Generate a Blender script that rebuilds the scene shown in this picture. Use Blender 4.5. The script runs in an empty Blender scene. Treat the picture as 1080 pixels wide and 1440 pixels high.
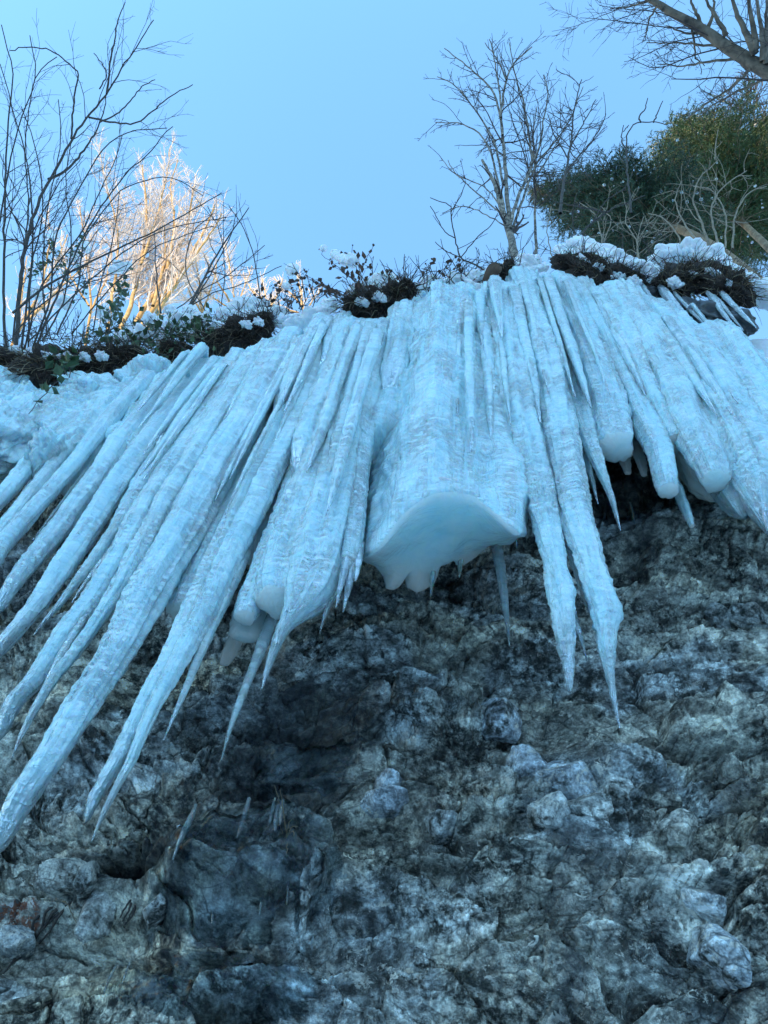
import bpy, math, random
import numpy as np
from mathutils import Vector, Matrix

scene = bpy.context.scene
COL = scene.collection
rng = np.random.default_rng(7)
R = math.radians

# ------------------------------------------------------------------ camera
# 26 mm-equivalent phone lens, tilted steeply up the cliff and rolled a little.
F = 1082.0
VPU, VPV = 652.0, 32.0                      # where plumb lines meet in the picture
EYE = np.array([0.0, 0.0, 1.6])
_U = np.array([VPU - 540, 720 - VPV, -F]); _U /= np.linalg.norm(_U)
_V = np.array([0, 0, -1.0])
_Y = _V - _V.dot(_U) * _U; _Y /= np.linalg.norm(_Y)
_X = np.cross(_Y, _U)
C2W = np.stack([_X, _Y, _U])                # camera axes -> world rows
VIEW = C2W @ _V

cam_d = bpy.data.cameras.new("camera")
cam = bpy.data.objects.new("camera", cam_d)
COL.objects.link(cam)
cam_d.sensor_fit = 'VERTICAL'
cam_d.sensor_height = 24.0
cam_d.lens = 24.0 * F / 1440.0
cam_d.clip_end = 2000
cam_d.clip_start = 0.05
M = Matrix([list(C2W[i]) + [EYE[i]] for i in range(3)] + [[0, 0, 0, 1]])
cam.matrix_world = M
scene.camera = cam


def ray(u, v):
    d = C2W @ np.array([u - 540.0, 720.0 - v, -F])
    return d / np.linalg.norm(d)


def at(u, v, t):
    "point at slant distance t along the sight line of (u, v)"
    return EYE + ray(u, v) * t


def yice(x):
    "plan of the ice front: cliff runs slightly away to the left, middle bulges out"
    return 2.4 - 0.25 * x - 0.35 * np.exp(-(x / 1.2) ** 2)


def ylin(x):
    return 2.4 - 0.25 * x


def on(u, v, dy=0.0, fn=yice):
    "point of the vertical surface y = fn(x) + dy met by the sight line"
    d = ray(u, v)
    if d[1] < 0.02:
        d = d.copy(); d[1] = 0.02
    lo, hi = 0.2, 60.0
    for _ in range(60):
        m = 0.5 * (lo + hi)
        if d[1] * m < fn(np.clip(d[0] * m, -30, 6)) + dy: lo = m
        else: hi = m
    return EYE + d * lo


def depth(p):
    return float((np.asarray(p) - EYE) @ VIEW)


def pix(p):
    c = C2W.T @ (np.asarray(p, float) - EYE)
    return 540 + F * c[0] / -c[2], 720 - F * c[1] / -c[2]


# ------------------------------------------------------------------ noise
_perm = np.random.default_rng(3).permutation(4096).astype(np.int64)
_g3 = np.random.default_rng(4).normal(size=(4096, 3)); _g3 /= np.linalg.norm(_g3, axis=1)[:, None]
_g3 = _g3.astype(np.float32)


def _h(i, j, k):
    return _perm[(_perm[(_perm[i & 4095] + j) & 4095] + k) & 4095]


def perlin(x, y, z=0.0, seed=0):
    x, y, z = np.broadcast_arrays(np.asarray(x, np.float32) + seed * 17.3, np.asarray(y, np.float32) + seed * 5.1, np.asarray(z, np.float32))
    xi = np.floor(x).astype(np.int64); yi = np.floor(y).astype(np.int64); zi = np.floor(z).astype(np.int64)
    fx = (x - xi).astype(np.float32); fy = (y - yi).astype(np.float32); fz = (z - zi).astype(np.float32)
    u = fx * fx * fx * (fx * (fx * 6 - 15) + 10); v = fy * fy * fy * (fy * (fy * 6 - 15) + 10); w = fz * fz * fz * (fz * (fz * 6 - 15) + 10)
    out = 0
    for a in (0, 1):
        for b in (0, 1):
            for c in (0, 1):
                g = _g3[_h(xi + a, yi + b, zi + c)]
                wgt = (u if a else 1 - u) * (v if b else 1 - v) * (w if c else 1 - w)
                out = out + wgt * (g[..., 0] * (fx - a) + g[..., 1] * (fy - b) + g[..., 2] * (fz - c))
    return out * 1.5


def fbm(x, y, z=0.0, oct=4, seed=0, gain=0.5):
    s = 0; a = 1.0; f = 1.0
    for o in range(oct):
        s = s + a * perlin(np.asarray(x) * f, np.asarray(y) * f, np.asarray(z) * f, seed + o * 3)
        a *= gain; f *= 2.03
    return s


def worley(x, y, seed=0):
    x = np.asarray(x, np.float32); y = np.asarray(y, np.float32)
    xi = np.floor(x).astype(np.int64); yi = np.floor(y).astype(np.int64)
    f1 = np.full(x.shape, 9.0, np.float32); f2 = f1.copy(); cid = np.zeros(x.shape, np.int64)
    cx = np.zeros(x.shape, np.float32); cy = cx.copy()
    for a in (-1, 0, 1):
        for b in (-1, 0, 1):
            h = _h(xi + a, yi + b, np.full_like(xi, seed))
            px = xi + a + 0.08 + 0.84 * ((h * 7919) % 4096) / 4096.0
            py = yi + b + 0.08 + 0.84 * ((h * 104729) % 4096) / 4096.0
            dx = x - px; dy = y - py
            d = np.sqrt(dx * dx + dy * dy)
            nearer = d < f1
            f2 = np.where(nearer, f1, np.minimum(f2, d))
            cid = np.where(nearer, h, cid); cx = np.where(nearer, dx, cx); cy = np.where(nearer, dy, cy)
            f1 = np.where(nearer, d, f1)
    return f1, f2, cid, cx, cy


def sstep(a, b, x):
    t = np.clip((x - a) / (b - a), 0, 1)
    return t * t * (3 - 2 * t)


# ------------------------------------------------------------------ mesh helpers
def raw_mesh(name, V, faces, mats, uv=None, attrs=None, smooth=True, mat_idx=None):
    me = bpy.data.meshes.new(name)
    V = np.asarray(V, np.float32)
    me.vertices.add(len(V)); me.vertices.foreach_set("co", V.ravel())
    if isinstance(faces, np.ndarray):
        n, k = faces.shape
        loops = faces.ravel(); starts = np.arange(0, n * k, k); tot = np.full(n, k)
    else:
        quads = [np.asarray(f) for f in faces if len(f)]
        loops = np.concatenate([q.ravel() for q in quads])
        tot = np.concatenate([np.full(q.shape[0], q.shape[1]) for q in quads])
        starts = np.concatenate([[0], np.cumsum(tot)[:-1]])
    me.loops.add(len(loops)); me.loops.foreach_set("vertex_index", loops.astype(np.int32))
    me.polygons.add(len(starts)); me.polygons.foreach_set("loop_start", starts.astype(np.int32))
    me.polygons.foreach_set("loop_total", tot.astype(np.int32))
    me.polygons.foreach_set("use_smooth", np.full(len(starts), smooth))
    for m in mats if isinstance(mats, (list, tuple)) else [mats]:
        me.materials.append(m)
    if mat_idx is not None:
        me.polygons.foreach_set("material_index", np.asarray(mat_idx, np.int32))
    if uv is not None:
        l = me.uv_layers.new(name="uv")
        l.data.foreach_set("uv", np.asarray(uv, np.float32)[loops].ravel())
    for k, a in (attrs or {}).items():
        a = np.asarray(a, np.float32)
        at_ = me.attributes.new(k, 'FLOAT', 'POINT')
        at_.data.foreach_set("value", a.ravel())
    me.update(calc_edges=True)
    me.validate()
    return me


def put(name, me, parent=None, label=None, cat=None, group=None, kind=None):
    o = bpy.data.objects.new(name, me)
    COL.objects.link(o)
    if parent: o.parent = parent
    tag(o, label, cat, group, kind)
    return o


def tag(o, label=None, cat=None, group=None, kind=None):
    if label: o["label"] = label
    if cat: o["category"] = cat
    if group: o["group"] = group
    if kind: o["kind"] = kind
    return o


def empty(name, loc, label, cat, group=None):
    o = bpy.data.objects.new(name, None)
    o.empty_display_size = 0.1
    o.location = [float(c) for c in loc]
    COL.objects.link(o)
    return tag(o, label, cat, group)


def grid_faces(nr, nc, wrap=False):
    i = np.arange(nr - 1)[:, None]
    if wrap:
        j = np.arange(nc)[None, :]; j2 = (j + 1) % nc
    else:
        j = np.arange(nc - 1)[None, :]; j2 = j + 1
    a = i * nc + j; b = i * nc + j2; c = (i + 1) * nc + j2; d = (i + 1) * nc + j
    return np.stack([a, b, c, d], -1).reshape(-1, 4)


def polyline(pts, n):
    "Catmull-Rom through pts, n points evenly spaced along it"
    P = np.asarray(pts, float)
    if len(P) == 2:
        t = np.linspace(0, 1, n)[:, None]; return P[0] * (1 - t) + P[1] * t
    Q = np.vstack([2 * P[0] - P[1], P, 2 * P[-1] - P[-2]])
    out = []
    for i in range(len(P) - 1):
        p0, p1, p2, p3 = Q[i:i + 4]
        t = np.linspace(0, 1, 12, endpoint=False)[:, None]
        out.append(0.5 * ((2 * p1) + (-p0 + p2) * t + (2 * p0 - 5 * p1 + 4 * p2 - p3) * t ** 2 + (-p0 + 3 * p1 - 3 * p2 + p3) * t ** 3))
    out = np.vstack(out + [P[-1:]])
    L = np.concatenate([[0], np.cumsum(np.linalg.norm(np.diff(out[:, :3], axis=0), axis=1))])
    q = np.linspace(0, L[-1], n)
    return np.stack([np.interp(q, L, out[:, k]) for k in range(P.shape[1])], -1)


# ------------------------------------------------------------------ materials
class NT:
    def __init__(s, name):
        s.m = bpy.data.materials.new(name); s.m.use_nodes = True
        s.t = s.m.node_tree; s.n = s.t.nodes
        s.b = s.n["Principled BSDF"]; s.out = s.n["Material Output"]
    def new(s, ty, **k):
        n = s.n.new(ty)
        for a, v in k.items():
            if a.startswith("i_"):
                n.inputs[a[2:].replace("_", " ")].default_value = v
            else: setattr(n, a, v)
        return n
    def link(s, a, b): s.t.links.new(a, b)
    def noise(s, vec, scale, detail=4, rough=0.55, dist=0.0):
        n = s.new("ShaderNodeTexNoise"); n.inputs["Scale"].default_value = scale
        n.inputs["Detail"].default_value = detail; n.inputs["Roughness"].default_value = rough
        n.inputs["Distortion"].default_value = dist
        if vec is not None: s.link(vec, n.inputs["Vector"])
        return n.outputs["Fac"]
    def mapping(s, src, sc=(1, 1, 1)):
        n = s.new("ShaderNodeMapping"); n.inputs["Scale"].default_value = sc
        s.link(src, n.inputs["Vector"]); return n.outputs["Vector"]
    def ramp(s, fac, stops, interp='LINEAR'):
        n = s.new("ShaderNodeValToRGB"); s.link(fac, n.inputs["Fac"])
        n.color_ramp.interpolation = interp
        e = n.color_ramp.elements
        for i, (p, c) in enumerate(stops):
            if i >= 2: e.new(p)
            e[i].position = p; e[i].color = (*c, 1) if len(c) == 3 else c
        return n.outputs["Color"]
    def mix(s, fac, a, b, mode='MIX'):
        n = s.new("ShaderNodeMix", data_type='RGBA', blend_type=mode)
        for sock, v in ((n.inputs[0], fac), (n.inputs[6], a), (n.inputs[7], b)):
            if isinstance(v, (int, float)): sock.default_value = v
            elif isinstance(v, tuple): sock.default_value = (*v, 1) if len(v) == 3 else v
            else: s.link(v, sock)
        return n.outputs[2]
    def math(s, op, a, b=None):
        n = s.new("ShaderNodeMath", operation=op)
        for i, v in enumerate((a, b)):
            if v is None: continue
            if isinstance(v, (int, float)): n.inputs[i].default_value = v
            else: s.link(v, n.inputs[i])
        return n.outputs[0]
    def attr(s, name):
        return s.new("ShaderNodeAttribute", attribute_name=name).outputs["Fac"]
    def bump(s, h, strength, dist, normal=None):
        n = s.new("ShaderNodeBump"); n.inputs["Strength"].default_value = strength; n.inputs["Distance"].default_value = dist
        s.link(h, n.inputs["Height"])
        if normal is not None: s.link(normal, n.inputs["Normal"])
        return n.outputs["Normal"]
    def set(s, **k):
        for a, v in k.items():
            sock = s.b.inputs[a.replace("_", " ")]
            if isinstance(v, tuple) and len(v) == 3 and sock.type == 'RGBA': sock.default_value = (*v, 1)
            elif hasattr(v, "is_linked") or hasattr(v, "links"): s.link(v, sock)
            else: sock.default_value = v


def mat_ice(name, lo, hi, rough, sss=0.7, clear_gain=1.0):
    t = NT(name)
    tc = t.new("ShaderNodeTexCoord"); uv = tc.outputs["UV"]; ob = tc.outputs["Object"]
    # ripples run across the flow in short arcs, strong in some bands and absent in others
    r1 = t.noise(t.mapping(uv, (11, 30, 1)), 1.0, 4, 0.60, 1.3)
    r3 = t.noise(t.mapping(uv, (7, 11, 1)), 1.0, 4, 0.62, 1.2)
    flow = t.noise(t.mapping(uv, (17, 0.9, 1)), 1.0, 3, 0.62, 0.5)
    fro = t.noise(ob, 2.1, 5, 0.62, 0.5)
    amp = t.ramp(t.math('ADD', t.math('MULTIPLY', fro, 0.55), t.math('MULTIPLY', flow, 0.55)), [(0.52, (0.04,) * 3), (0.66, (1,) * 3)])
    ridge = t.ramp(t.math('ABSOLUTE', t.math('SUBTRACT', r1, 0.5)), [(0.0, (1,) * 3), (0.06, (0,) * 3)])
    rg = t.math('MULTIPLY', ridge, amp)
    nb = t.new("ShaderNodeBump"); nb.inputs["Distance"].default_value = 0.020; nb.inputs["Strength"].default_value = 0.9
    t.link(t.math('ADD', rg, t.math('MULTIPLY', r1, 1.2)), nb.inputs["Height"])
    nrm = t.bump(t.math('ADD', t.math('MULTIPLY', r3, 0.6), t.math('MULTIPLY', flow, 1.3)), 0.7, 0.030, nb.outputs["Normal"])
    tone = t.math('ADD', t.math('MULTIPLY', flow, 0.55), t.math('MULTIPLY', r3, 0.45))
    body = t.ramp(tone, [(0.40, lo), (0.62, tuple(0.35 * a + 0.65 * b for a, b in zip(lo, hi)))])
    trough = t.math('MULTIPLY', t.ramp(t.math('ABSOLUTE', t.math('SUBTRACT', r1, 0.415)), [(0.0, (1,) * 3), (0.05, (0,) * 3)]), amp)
    body = t.mix(t.math('MULTIPLY', trough, 0.5), body, tuple(0.62 * a for a in lo))  # ripple shading painted in: troughs darkened in the colour
    white = t.mix(t.math('MULTIPLY', rg, 0.9), body, hi)  # sky glints on the ripple crests painted into the base colour
    cl = t.attr("clear")
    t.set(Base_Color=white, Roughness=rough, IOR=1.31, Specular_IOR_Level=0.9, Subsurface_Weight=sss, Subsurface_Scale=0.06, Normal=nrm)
    t.b.inputs["Subsurface Radius"].default_value = (0.25, 0.65, 1.0)
    if clear_gain:
        t.link(t.math('MULTIPLY', cl, clear_gain), t.b.inputs["Transmission Weight"])
    return t.m


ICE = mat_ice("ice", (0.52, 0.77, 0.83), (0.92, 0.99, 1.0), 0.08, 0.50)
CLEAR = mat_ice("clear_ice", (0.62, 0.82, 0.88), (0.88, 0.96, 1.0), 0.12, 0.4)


def mat_smooth_ice():
    t = NT("frosted_ice")
    ob = t.new("ShaderNodeTexCoord").outputs["Object"]
    a = t.noise(ob, 2.2, 5, 0.6, 1.6)
    b = t.noise(t.mapping(ob, (1, 1, 0.35)), 6, 4, 0.6, 0.8)
    t.set(Base_Color=t.ramp(t.math('ADD', t.math('MULTIPLY', a, 0.6), t.math('MULTIPLY', b, 0.4)), [(0.36, (0.55, 0.82, 0.88)), (0.62, (0.78, 0.95, 0.97))]), Roughness=0.22, IOR=1.31,
          Subsurface_Weight=1.0, Subsurface_Scale=0.45, Normal=t.bump(b, 0.6, 0.05))
    t.b.inputs["Subsurface Radius"].default_value = (0.55, 0.8, 1.0)
    return t.m
FROST_ICE = mat_smooth_ice()


def mat_rock(name="rock", facets=1.0, contrast=1.0):
    t = NT(name)
    ob = t.new("ShaderNodeTexCoord").outputs["Object"]
    fl = t.mapping(ob, (1, 1, 2.0))
    big = t.noise(fl, 0.9, 5, 0.6, 0.7)
    mid = t.noise(fl, 5.0, 5, 0.66, 0.5)
    fine = t.noise(ob, 24, 5, 0.72, 0.2)
    spk = t.noise(ob, 85, 3, 0.7, 0.0)
    base = t.ramp(big, [(0.30, (0.17, 0.178, 0.17)), (0.44, (0.30, 0.30, 0.265)), (0.54, (0.40, 0.39, 0.335)), (0.66, (0.48, 0.44, 0.345))])
    wob = t.new("ShaderNodeVectorMath", operation='ADD'); t.link(t.mapping(ob, (1, 1, 1.9)), wob.inputs[0])
    nz = t.new("ShaderNodeTexNoise"); nz.inputs["Scale"].default_value = 7.0; nz.inputs["Detail"].default_value = 3; t.link(ob, nz.inputs["Vector"])
    sc_ = t.new("ShaderNodeVectorMath", operation='SCALE'); sc_.inputs[3].default_value = 0.06; t.link(nz.outputs["Color"], sc_.inputs[0]); t.link(sc_.outputs[0], wob.inputs[1])
    fac = []; tone_c = None; crack = None
    for s_, w_ in ((6.5, 1.0), (17.0, 0.5)):
        vo = t.new("ShaderNodeTexVoronoi"); vo.inputs["Scale"].default_value = s_; t.link(wob.outputs[0], vo.inputs["Vector"])
        df = t.new("ShaderNodeVectorMath", operation='SUBTRACT'); t.link(wob.outputs[0], df.inputs[0]); t.link(vo.outputs["Position"], df.inputs[1])
        cc = t.new("ShaderNodeVectorMath", operation='SUBTRACT'); t.link(vo.outputs["Color"], cc.inputs[0]); cc.inputs[1].default_value = (0.5, 0.5, 0.5)
        dt = t.new("ShaderNodeVectorMath", operation='DOT_PRODUCT'); t.link(df.outputs[0], dt.inputs[0]); t.link(cc.outputs[0], dt.inputs[1])
        fac.append(dt.outputs["Value"])
        sepc = t.new("ShaderNodeSeparateColor"); t.link(vo.outputs["Color"], sepc.inputs[0])
        tc_ = t.math('ADD', 1 - 0.5 * 0.75 * w_, t.math('MULTIPLY', sepc.outputs[0], 0.75 * w_))
        tone_c = tc_ if tone_c is None else t.math('MULTIPLY', tone_c, tc_)
        ed = t.new("ShaderNodeTexVoronoi", feature='DISTANCE_TO_EDGE'); ed.inputs["Scale"].default_value = s_; t.link(wob.outputs[0], ed.inputs["Vector"])
        ck = t.math('MULTIPLY', t.ramp(ed.outputs["Distance"], [(0.0, (1,) * 3), (0.05, (0,) * 3)]), w_)
        crack = ck if crack is None else t.math('MAXIMUM', crack, ck)
    crack = t.math('MULTIPLY', crack, t.ramp(t.noise(ob, 3.3, 4, 0.6, 0.5), [(0.46, (0.0,) * 3), (0.58, (1,) * 3)]))
    facet = t.math('ADD', fac[0], fac[1])
    slate = t.ramp(mid, [(0.35, (0.15, 0.175, 0.20)), (0.6, (0.36, 0.41, 0.44))] if facets > .5 else [(0.35, (0.17, 0.21, 0.28)), (0.6, (0.46, 0.54, 0.62))])
    c = t.mix(t.math('MULTIPLY', t.attr("slab"), 0.7), base, slate)
    c = t.mix(0.85 * contrast, c, t.ramp(mid, [(0.37, (0.16,) * 3), (0.48, (0.78,) * 3), (0.61, (1.75,) * 3)]), 'MULTIPLY')
    c = t.mix(0.9, c, t.ramp(fine, [(0.36, (0.35,) * 3), (0.48, (0.9,) * 3), (0.62, (1.6,) * 3)]), 'MULTIPLY')
    c = t.mix(0.8, c, t.ramp(spk, [(0.32, (0.5,) * 3), (0.66, (1.5,) * 3)]), 'MULTIPLY')
    c = t.mix(0.8 * facets, c, tone_c, 'MULTIPLY')
    c = t.mix(1.0, c, (1.30, 1.28, 1.23), 'MULTIPLY')
    # pale lichen and lime crust: small torn flecks, gathered in zones
    fleck = t.ramp(t.noise(ob, 21, 5, 0.78, 0.5), [(0.55, (0,) * 3), (0.59, (1,) * 3)])
    zone = t.ramp(t.noise(fl, 2.6, 6, 0.7, 0.8), [(0.44, (0,) * 3), (0.58, (1,) * 3)])
    lp = t.math('MULTIPLY', t.math('MULTIPLY', fleck, zone), t.math('ADD', 0.3, t.attr("pale")))
    c = t.mix(lp, c, (0.80, 0.76, 0.66))
    big_f = t.math('MULTIPLY', t.ramp(t.noise(fl, 5.5, 6, 0.72, 0.8), [(0.605, (0,) * 3), (0.625, (1,) * 3)]), t.attr("pale"))
    c = t.mix(t.math('MULTIPLY', big_f, 0.8), c, (0.78, 0.75, 0.66))
    # dark algae
    al = t.math('MULTIPLY', t.ramp(t.noise(ob, 2.6, 7, 0.74, 0.8), [(0.50, (0,) * 3), (0.56, (1,) * 3)]), t.ramp(fine, [(0.42, (1,) * 3), (0.62, (0.2,) * 3)]))
    c = t.mix(al, c, (0.022, 0.025, 0.020))
    c = t.mix(t.math('MULTIPLY', crack, 0.75), c, (0.015, 0.017, 0.018))  # shadow in the cracks painted as thin dark lines
    # wet seep streaks
    c = t.mix(t.math('MULTIPLY', t.attr("wet"), 0.8), c, (0.016, 0.021, 0.027))
    # rust and white lichen patch
    li = t.attr("lichen")
    ln = t.noise(ob, 38, 3, 0.6, 0.5)
    lc = t.ramp(ln, [(0.36, (0.11, 0.12, 0.12)), (0.44, (0.22, 0.06, 0.025)), (0.53, (0.24, 0.08, 0.035)), (0.58, (0.62, 0.58, 0.55))], 'CONSTANT')
    li = t.math('MULTIPLY', li, t.ramp(t.noise(ob, 12, 4, 0.65, 0.4), [(0.42, (0,) * 3), (0.50, (0.9,) * 3)]))
    c = t.mix(li, c, lc)
    h = t.math('ADD', t.math('MULTIPLY', fine, 0.6), t.math('ADD', t.math('MULTIPLY', spk, 0.22), mid))
    nb1 = t.bump(facet, 1.0, 0.42 * facets)
    t.set(Base_Color=c, Normal=t.bump(h, 0.9, 0.025, nb1), Roughness=t.ramp(t.math('ADD', t.attr("wet"), t.math('MULTIPLY', mid, 0.4)), [(0.15, (0.72,) * 3), (0.8, (0.34,) * 3)]))
    return t.m
ROCK = mat_rock()
BLOCK = mat_rock("block_rock", 0.15, 0.5)


def mat_simple(name, lo, hi, scale=8, rough=0.8, bump=0.3, bdist=0.01, sss=0.0, trans=0.0):
    t = NT(name)
    ob = t.new("ShaderNodeTexCoord").outputs["Object"]
    n = t.noise(ob, scale, 5, 0.6, 0.3)
    t.set(Base_Color=t.ramp(n, [(0.32, lo), (0.68, hi)]), Roughness=rough)
    if bump: t.set(Normal=t.bump(n, bump, bdist))
    if sss:
        t.set(Subsurface_Weight=sss, Subsurface_Scale=0.03)
    return t.m


SNOW = mat_simple("snow", (0.74, 0.77, 0.80), (0.86, 0.87, 0.88), 30, 0.6, 0.6, 0.03, 0.3)
SOIL = mat_simple("soil", (0.018, 0.012, 0.010), (0.055, 0.036, 0.026), 30, 0.95, 0.8, 0.03)
ROOT = mat_simple("dead_grass", (0.03, 0.018, 0.014), (0.11, 0.07, 0.045), 9, 0.9, 0)
STRAW = mat_simple("straw", (0.20, 0.14, 0.08), (0.36, 0.28, 0.18), 9, 0.8, 0)
BARK = mat_simple("dark_bark", (0.03, 0.024, 0.022), (0.085, 0.07, 0.06), 18, 0.85, 0.4)
TWIG = mat_simple("red_brown_twig", (0.028, 0.02, 0.02), (0.07, 0.048, 0.042), 12, 0.8, 0)
LEAF = mat_simple("green_leaf", (0.025, 0.05, 0.02), (0.07, 0.12, 0.04), 14, 0.45, 0)
DRYLEAF = mat_simple("dry_leaf", (0.05, 0.025, 0.018), (0.13, 0.06, 0.035), 10, 0.8, 0)
# ================================================================== CLIFF
def wall_base(x, z):
    return ylin(x) + 0.72 - 0.035 * (z - 3.0)


def on_wall(u, v):
    d = ray(u, v); lo, hi = 0.2, 40.0
    for _ in range(50):
        m = 0.5 * (lo + hi); p = EYE + d * m
        if p[1] < wall_base(p[0], p[2]): lo = m
        else: hi = m
    return EYE + d * lo


def zledge(x):
    return np.interp(x, LX, LZ)


TOPV = np.array([(-300, 520), (-60, 512), (0, 520), (40, 537), (100, 546), (180, 530), (260, 510), (330, 495), (390, 480), (430, 458), (470, 442),
                 (500, 452), (530, 448), (575, 422), (610, 412), (650, 412), (680, 420), (705, 398), (740, 385), (780, 388), (830, 402),
                 (880, 412), (915, 432), (960, 462), (1010, 462), (1050, 448), (1080, 428), (1150, 425), (1300, 470)], float)


def topv(u):
    return np.interp(u, TOPV[:, 0], TOPV[:, 1])


_e = np.array([on(u, topv(u)) for u in np.linspace(-60, 1150, 90)])
_o = np.argsort(_e[:, 0]); LX, LZ = _e[_o, 0], _e[_o, 2]


def cliff():
    def axis(a, b, step, lo, hi, g=1.06):
        c = list(np.arange(a, b, step)); s = step
        while c[-1] < hi: s *= g; c.append(c[-1] + s)
        s = step; pre = [a]
        while pre[-1] > lo: s *= g; pre.append(pre[-1] - s)
        return np.array(pre[::-1][:-1] + c)
    xs = axis(-3.3, 2.3, 0.0066, -30, 30)
    zs = axis(2.05, 5.2, 0.0062, -0.3, 7.6, 1.03)
    X, Z = np.meshgrid(xs, zs)
    X = X.astype(np.float32); Z = Z.astype(np.float32)
    S = X * 1.03
    # bedding dips gently and wanders
    wx = fbm(S * 1.1, Z * 1.1, 0, 4, 11) * 0.22; wz = fbm(S * 0.9, Z * 1.3, 0, 4, 21) * 0.20
    fx = fbm(S * 6, Z * 6, 0, 3, 31) * 0.012; fz = fbm(S * 6, Z * 6, 0, 3, 41) * 0.010
    s1 = S + wx + fx; z1 = Z + wz + fz + 0.10 * S
    D = fbm(S * 0.55, Z * 0.7, 0, 3, 1) * 0.22
    # beds
    f1, f2, cid, cx, cy = worley(s1 * 1.35, z1 * 4.2, 5)
    e = f2 - f1
    rnd = ((cid * 2654435761) % 1000) / 1000.0
    rnd2 = ((cid * 40503) % 1000) / 1000.0
    blk = (rnd - 0.5) * 0.20 + (rnd2 - 0.5) * 0.25 * cx + 0.14 * cy
    D += blk * 0.80 + 0.014 * sstep(0, 0.12, e) - 0.10 * (1 - sstep(0.0, 0.035, e)) * (0.2 + 0.8 * sstep(-.2, .3, fbm(S * 2, Z * 2, 0, 2, 52)))
    # smaller broken blocks, only in some zones
    zone = sstep(-0.12, 0.22, fbm(S * 0.9, Z * 1.2, 0, 3, 51))
    f1, f2, cid, cx, cy = worley(s1 * 4.6 + 7, z1 * 8.4, 9)
    e2 = f2 - f1; rnd = ((cid * 2654435761) % 1000) / 1000.0; rnd2 = ((cid * 69069) % 1000) / 1000.0
    D += (0.35 + 0.65 * zone) * ((rnd - 0.5) * 0.085 + (rnd2 - 0.5) * 0.09 * cx + 0.060 * cy + 0.006 * sstep(0, 0.12, e2) - 0.045 * (1 - sstep(0, 0.045, e2)))
    f1, f2, cid, cx, cy = worley(s1 * 9 + 3, z1 * 13 + fx * 10, 13)
    e3 = f2 - f1; rnd = ((cid * 2654435761) % 1000) / 1000.0
    D += (0.15 + 0.85 * zone) * ((rnd - 0.5) * 0.030 + 0.003 * sstep(0, 0.2, e3) - 0.012 * (1 - sstep(0, 0.08, e3)) + ((cid * 69069) % 1000 / 1000.0 - .5) * 0.05 * cx + 0.02 * cy)
    # flat-lying beds that step in and out, so their undersides show from below
    zb_ = (Z + wz * 0.55 + fz + 0.10 * S) * 4.2 + 0.35 * perlin(S * 0.8, Z * 0.3, 0, 121)
    bi = np.floor(zb_).astype(np.int64); bf = zb_ - bi
    jit = ((_perm[bi & 4095] % 100) / 100.0) * 0.55
    up = bf < jit; bi = bi - up
    off = perlin(S * 1.3 + bi * 7.31, bi * 3.7 + 0 * S, 0, 131) * 0.13 + ((_perm[(bi + 77) & 4095] % 100) / 100.0 - 0.5) * 0.09
    D += 1.7 * off * (0.55 + 0.45 * sstep(-0.2, 0.2, fbm(S * 0.7, Z * 0.7, 0, 2, 141)))
    rid = 1 - np.abs(fbm(s1 * 2.2, z1 * 4.5, 0, 5, 61))
    D += (rid - 0.8) * 0.045
    D += fbm(s1 * 9, z1 * 14, 0, 5, 71, 0.62) * 0.014
    D += fbm(s1 * 34, z1 * 44, 0, 3, 81, 0.65) * 0.010
    # features seen in the photograph
    def blob(u, v, ru, rv):
        p = on_wall(u, v); px = on_wall(u + ru, v); pz = on_wall(u, v - rv)
        a = abs(px[0] - p[0]); b = abs(pz[2] - p[2])
        q = ((X - p[0] + wx * .3) / a) ** 2 + ((Z - p[2] + wz * .3) / b) ** 2
        return np.exp(-q * q)
    D -= 0.34 * blob(185, 1222, 48, 26)          # black hole under the slab
    D -= 0.20 * blob(400, 1045, 85, 70)          # dark hollow
    D -= 0.10 * blob(520, 1190, 60, 20)
    D += 0.26 * blob(335, 1240, 115, 75)         # glazed bulge
    D += 0.12 * blob(760, 1110, 120, 40)
    D -= 0.12 * blob(680, 1190, 60, 22)
    D += 0.10 * blob(330, 1385, 160, 45)
    D -= 0.12 * blob(120, 1310, 110, 35)
    D += 0.08 * blob(950, 1300, 160, 60)
    Y = wall_base(X, Z) - D
    Zt = np.minimum(Z, zledge(X) - 0.15)
    nr, nc = X.shape
    slab = np.clip(sstep(0.02, 0.30, fbm(S * 1.1 + 3, Z * 1.6, 0, 4, 91)) * 0.9 + 0.55 * (blob(790, 1110, 130, 45) + blob(900, 1270, 150, 120) + blob(330, 1400, 130, 50) + blob(700, 1010, 40, 25)), 0, 1)
    wet = np.clip(1.2 * blob(410, 1060, 110, 100) + blob(185, 1222, 80, 40) + 0.9 * blob(880, 690, 70, 60) + 0.5 * blob(340, 1240, 120, 80) + 0.6 * blob(60, 760, 80, 70)
                  + sstep(0.25, 0.5, fbm(S * 3.2, Z * 0.7, 0, 3, 101)) * 0.6, 0, 1)
    lichen = sstep(0.45, 0.6, blob(15, 1285, 42, 32))
    pale = np.clip(0.55 + 0.9 * fbm(S * 0.8, Z * 0.8, 0, 2, 111) + 0.7 * (blob(780, 1100, 140, 50) + blob(960, 1260, 160, 120) + blob(620, 1330, 200, 90)) - 0.5 * blob(300, 1000, 260, 160), 0, 1.2)
    me = raw_mesh("cliff", np.stack([X, Y, Zt], -1).reshape(-1, 3), grid_faces(nr, nc), ROCK,
                  attrs=dict(slab=slab, wet=wet, lichen=lichen, pale=pale))
    global CL_X, CL_Z, CL_Y
    CL_X, CL_Z, CL_Y = xs, zs, Y
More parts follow.
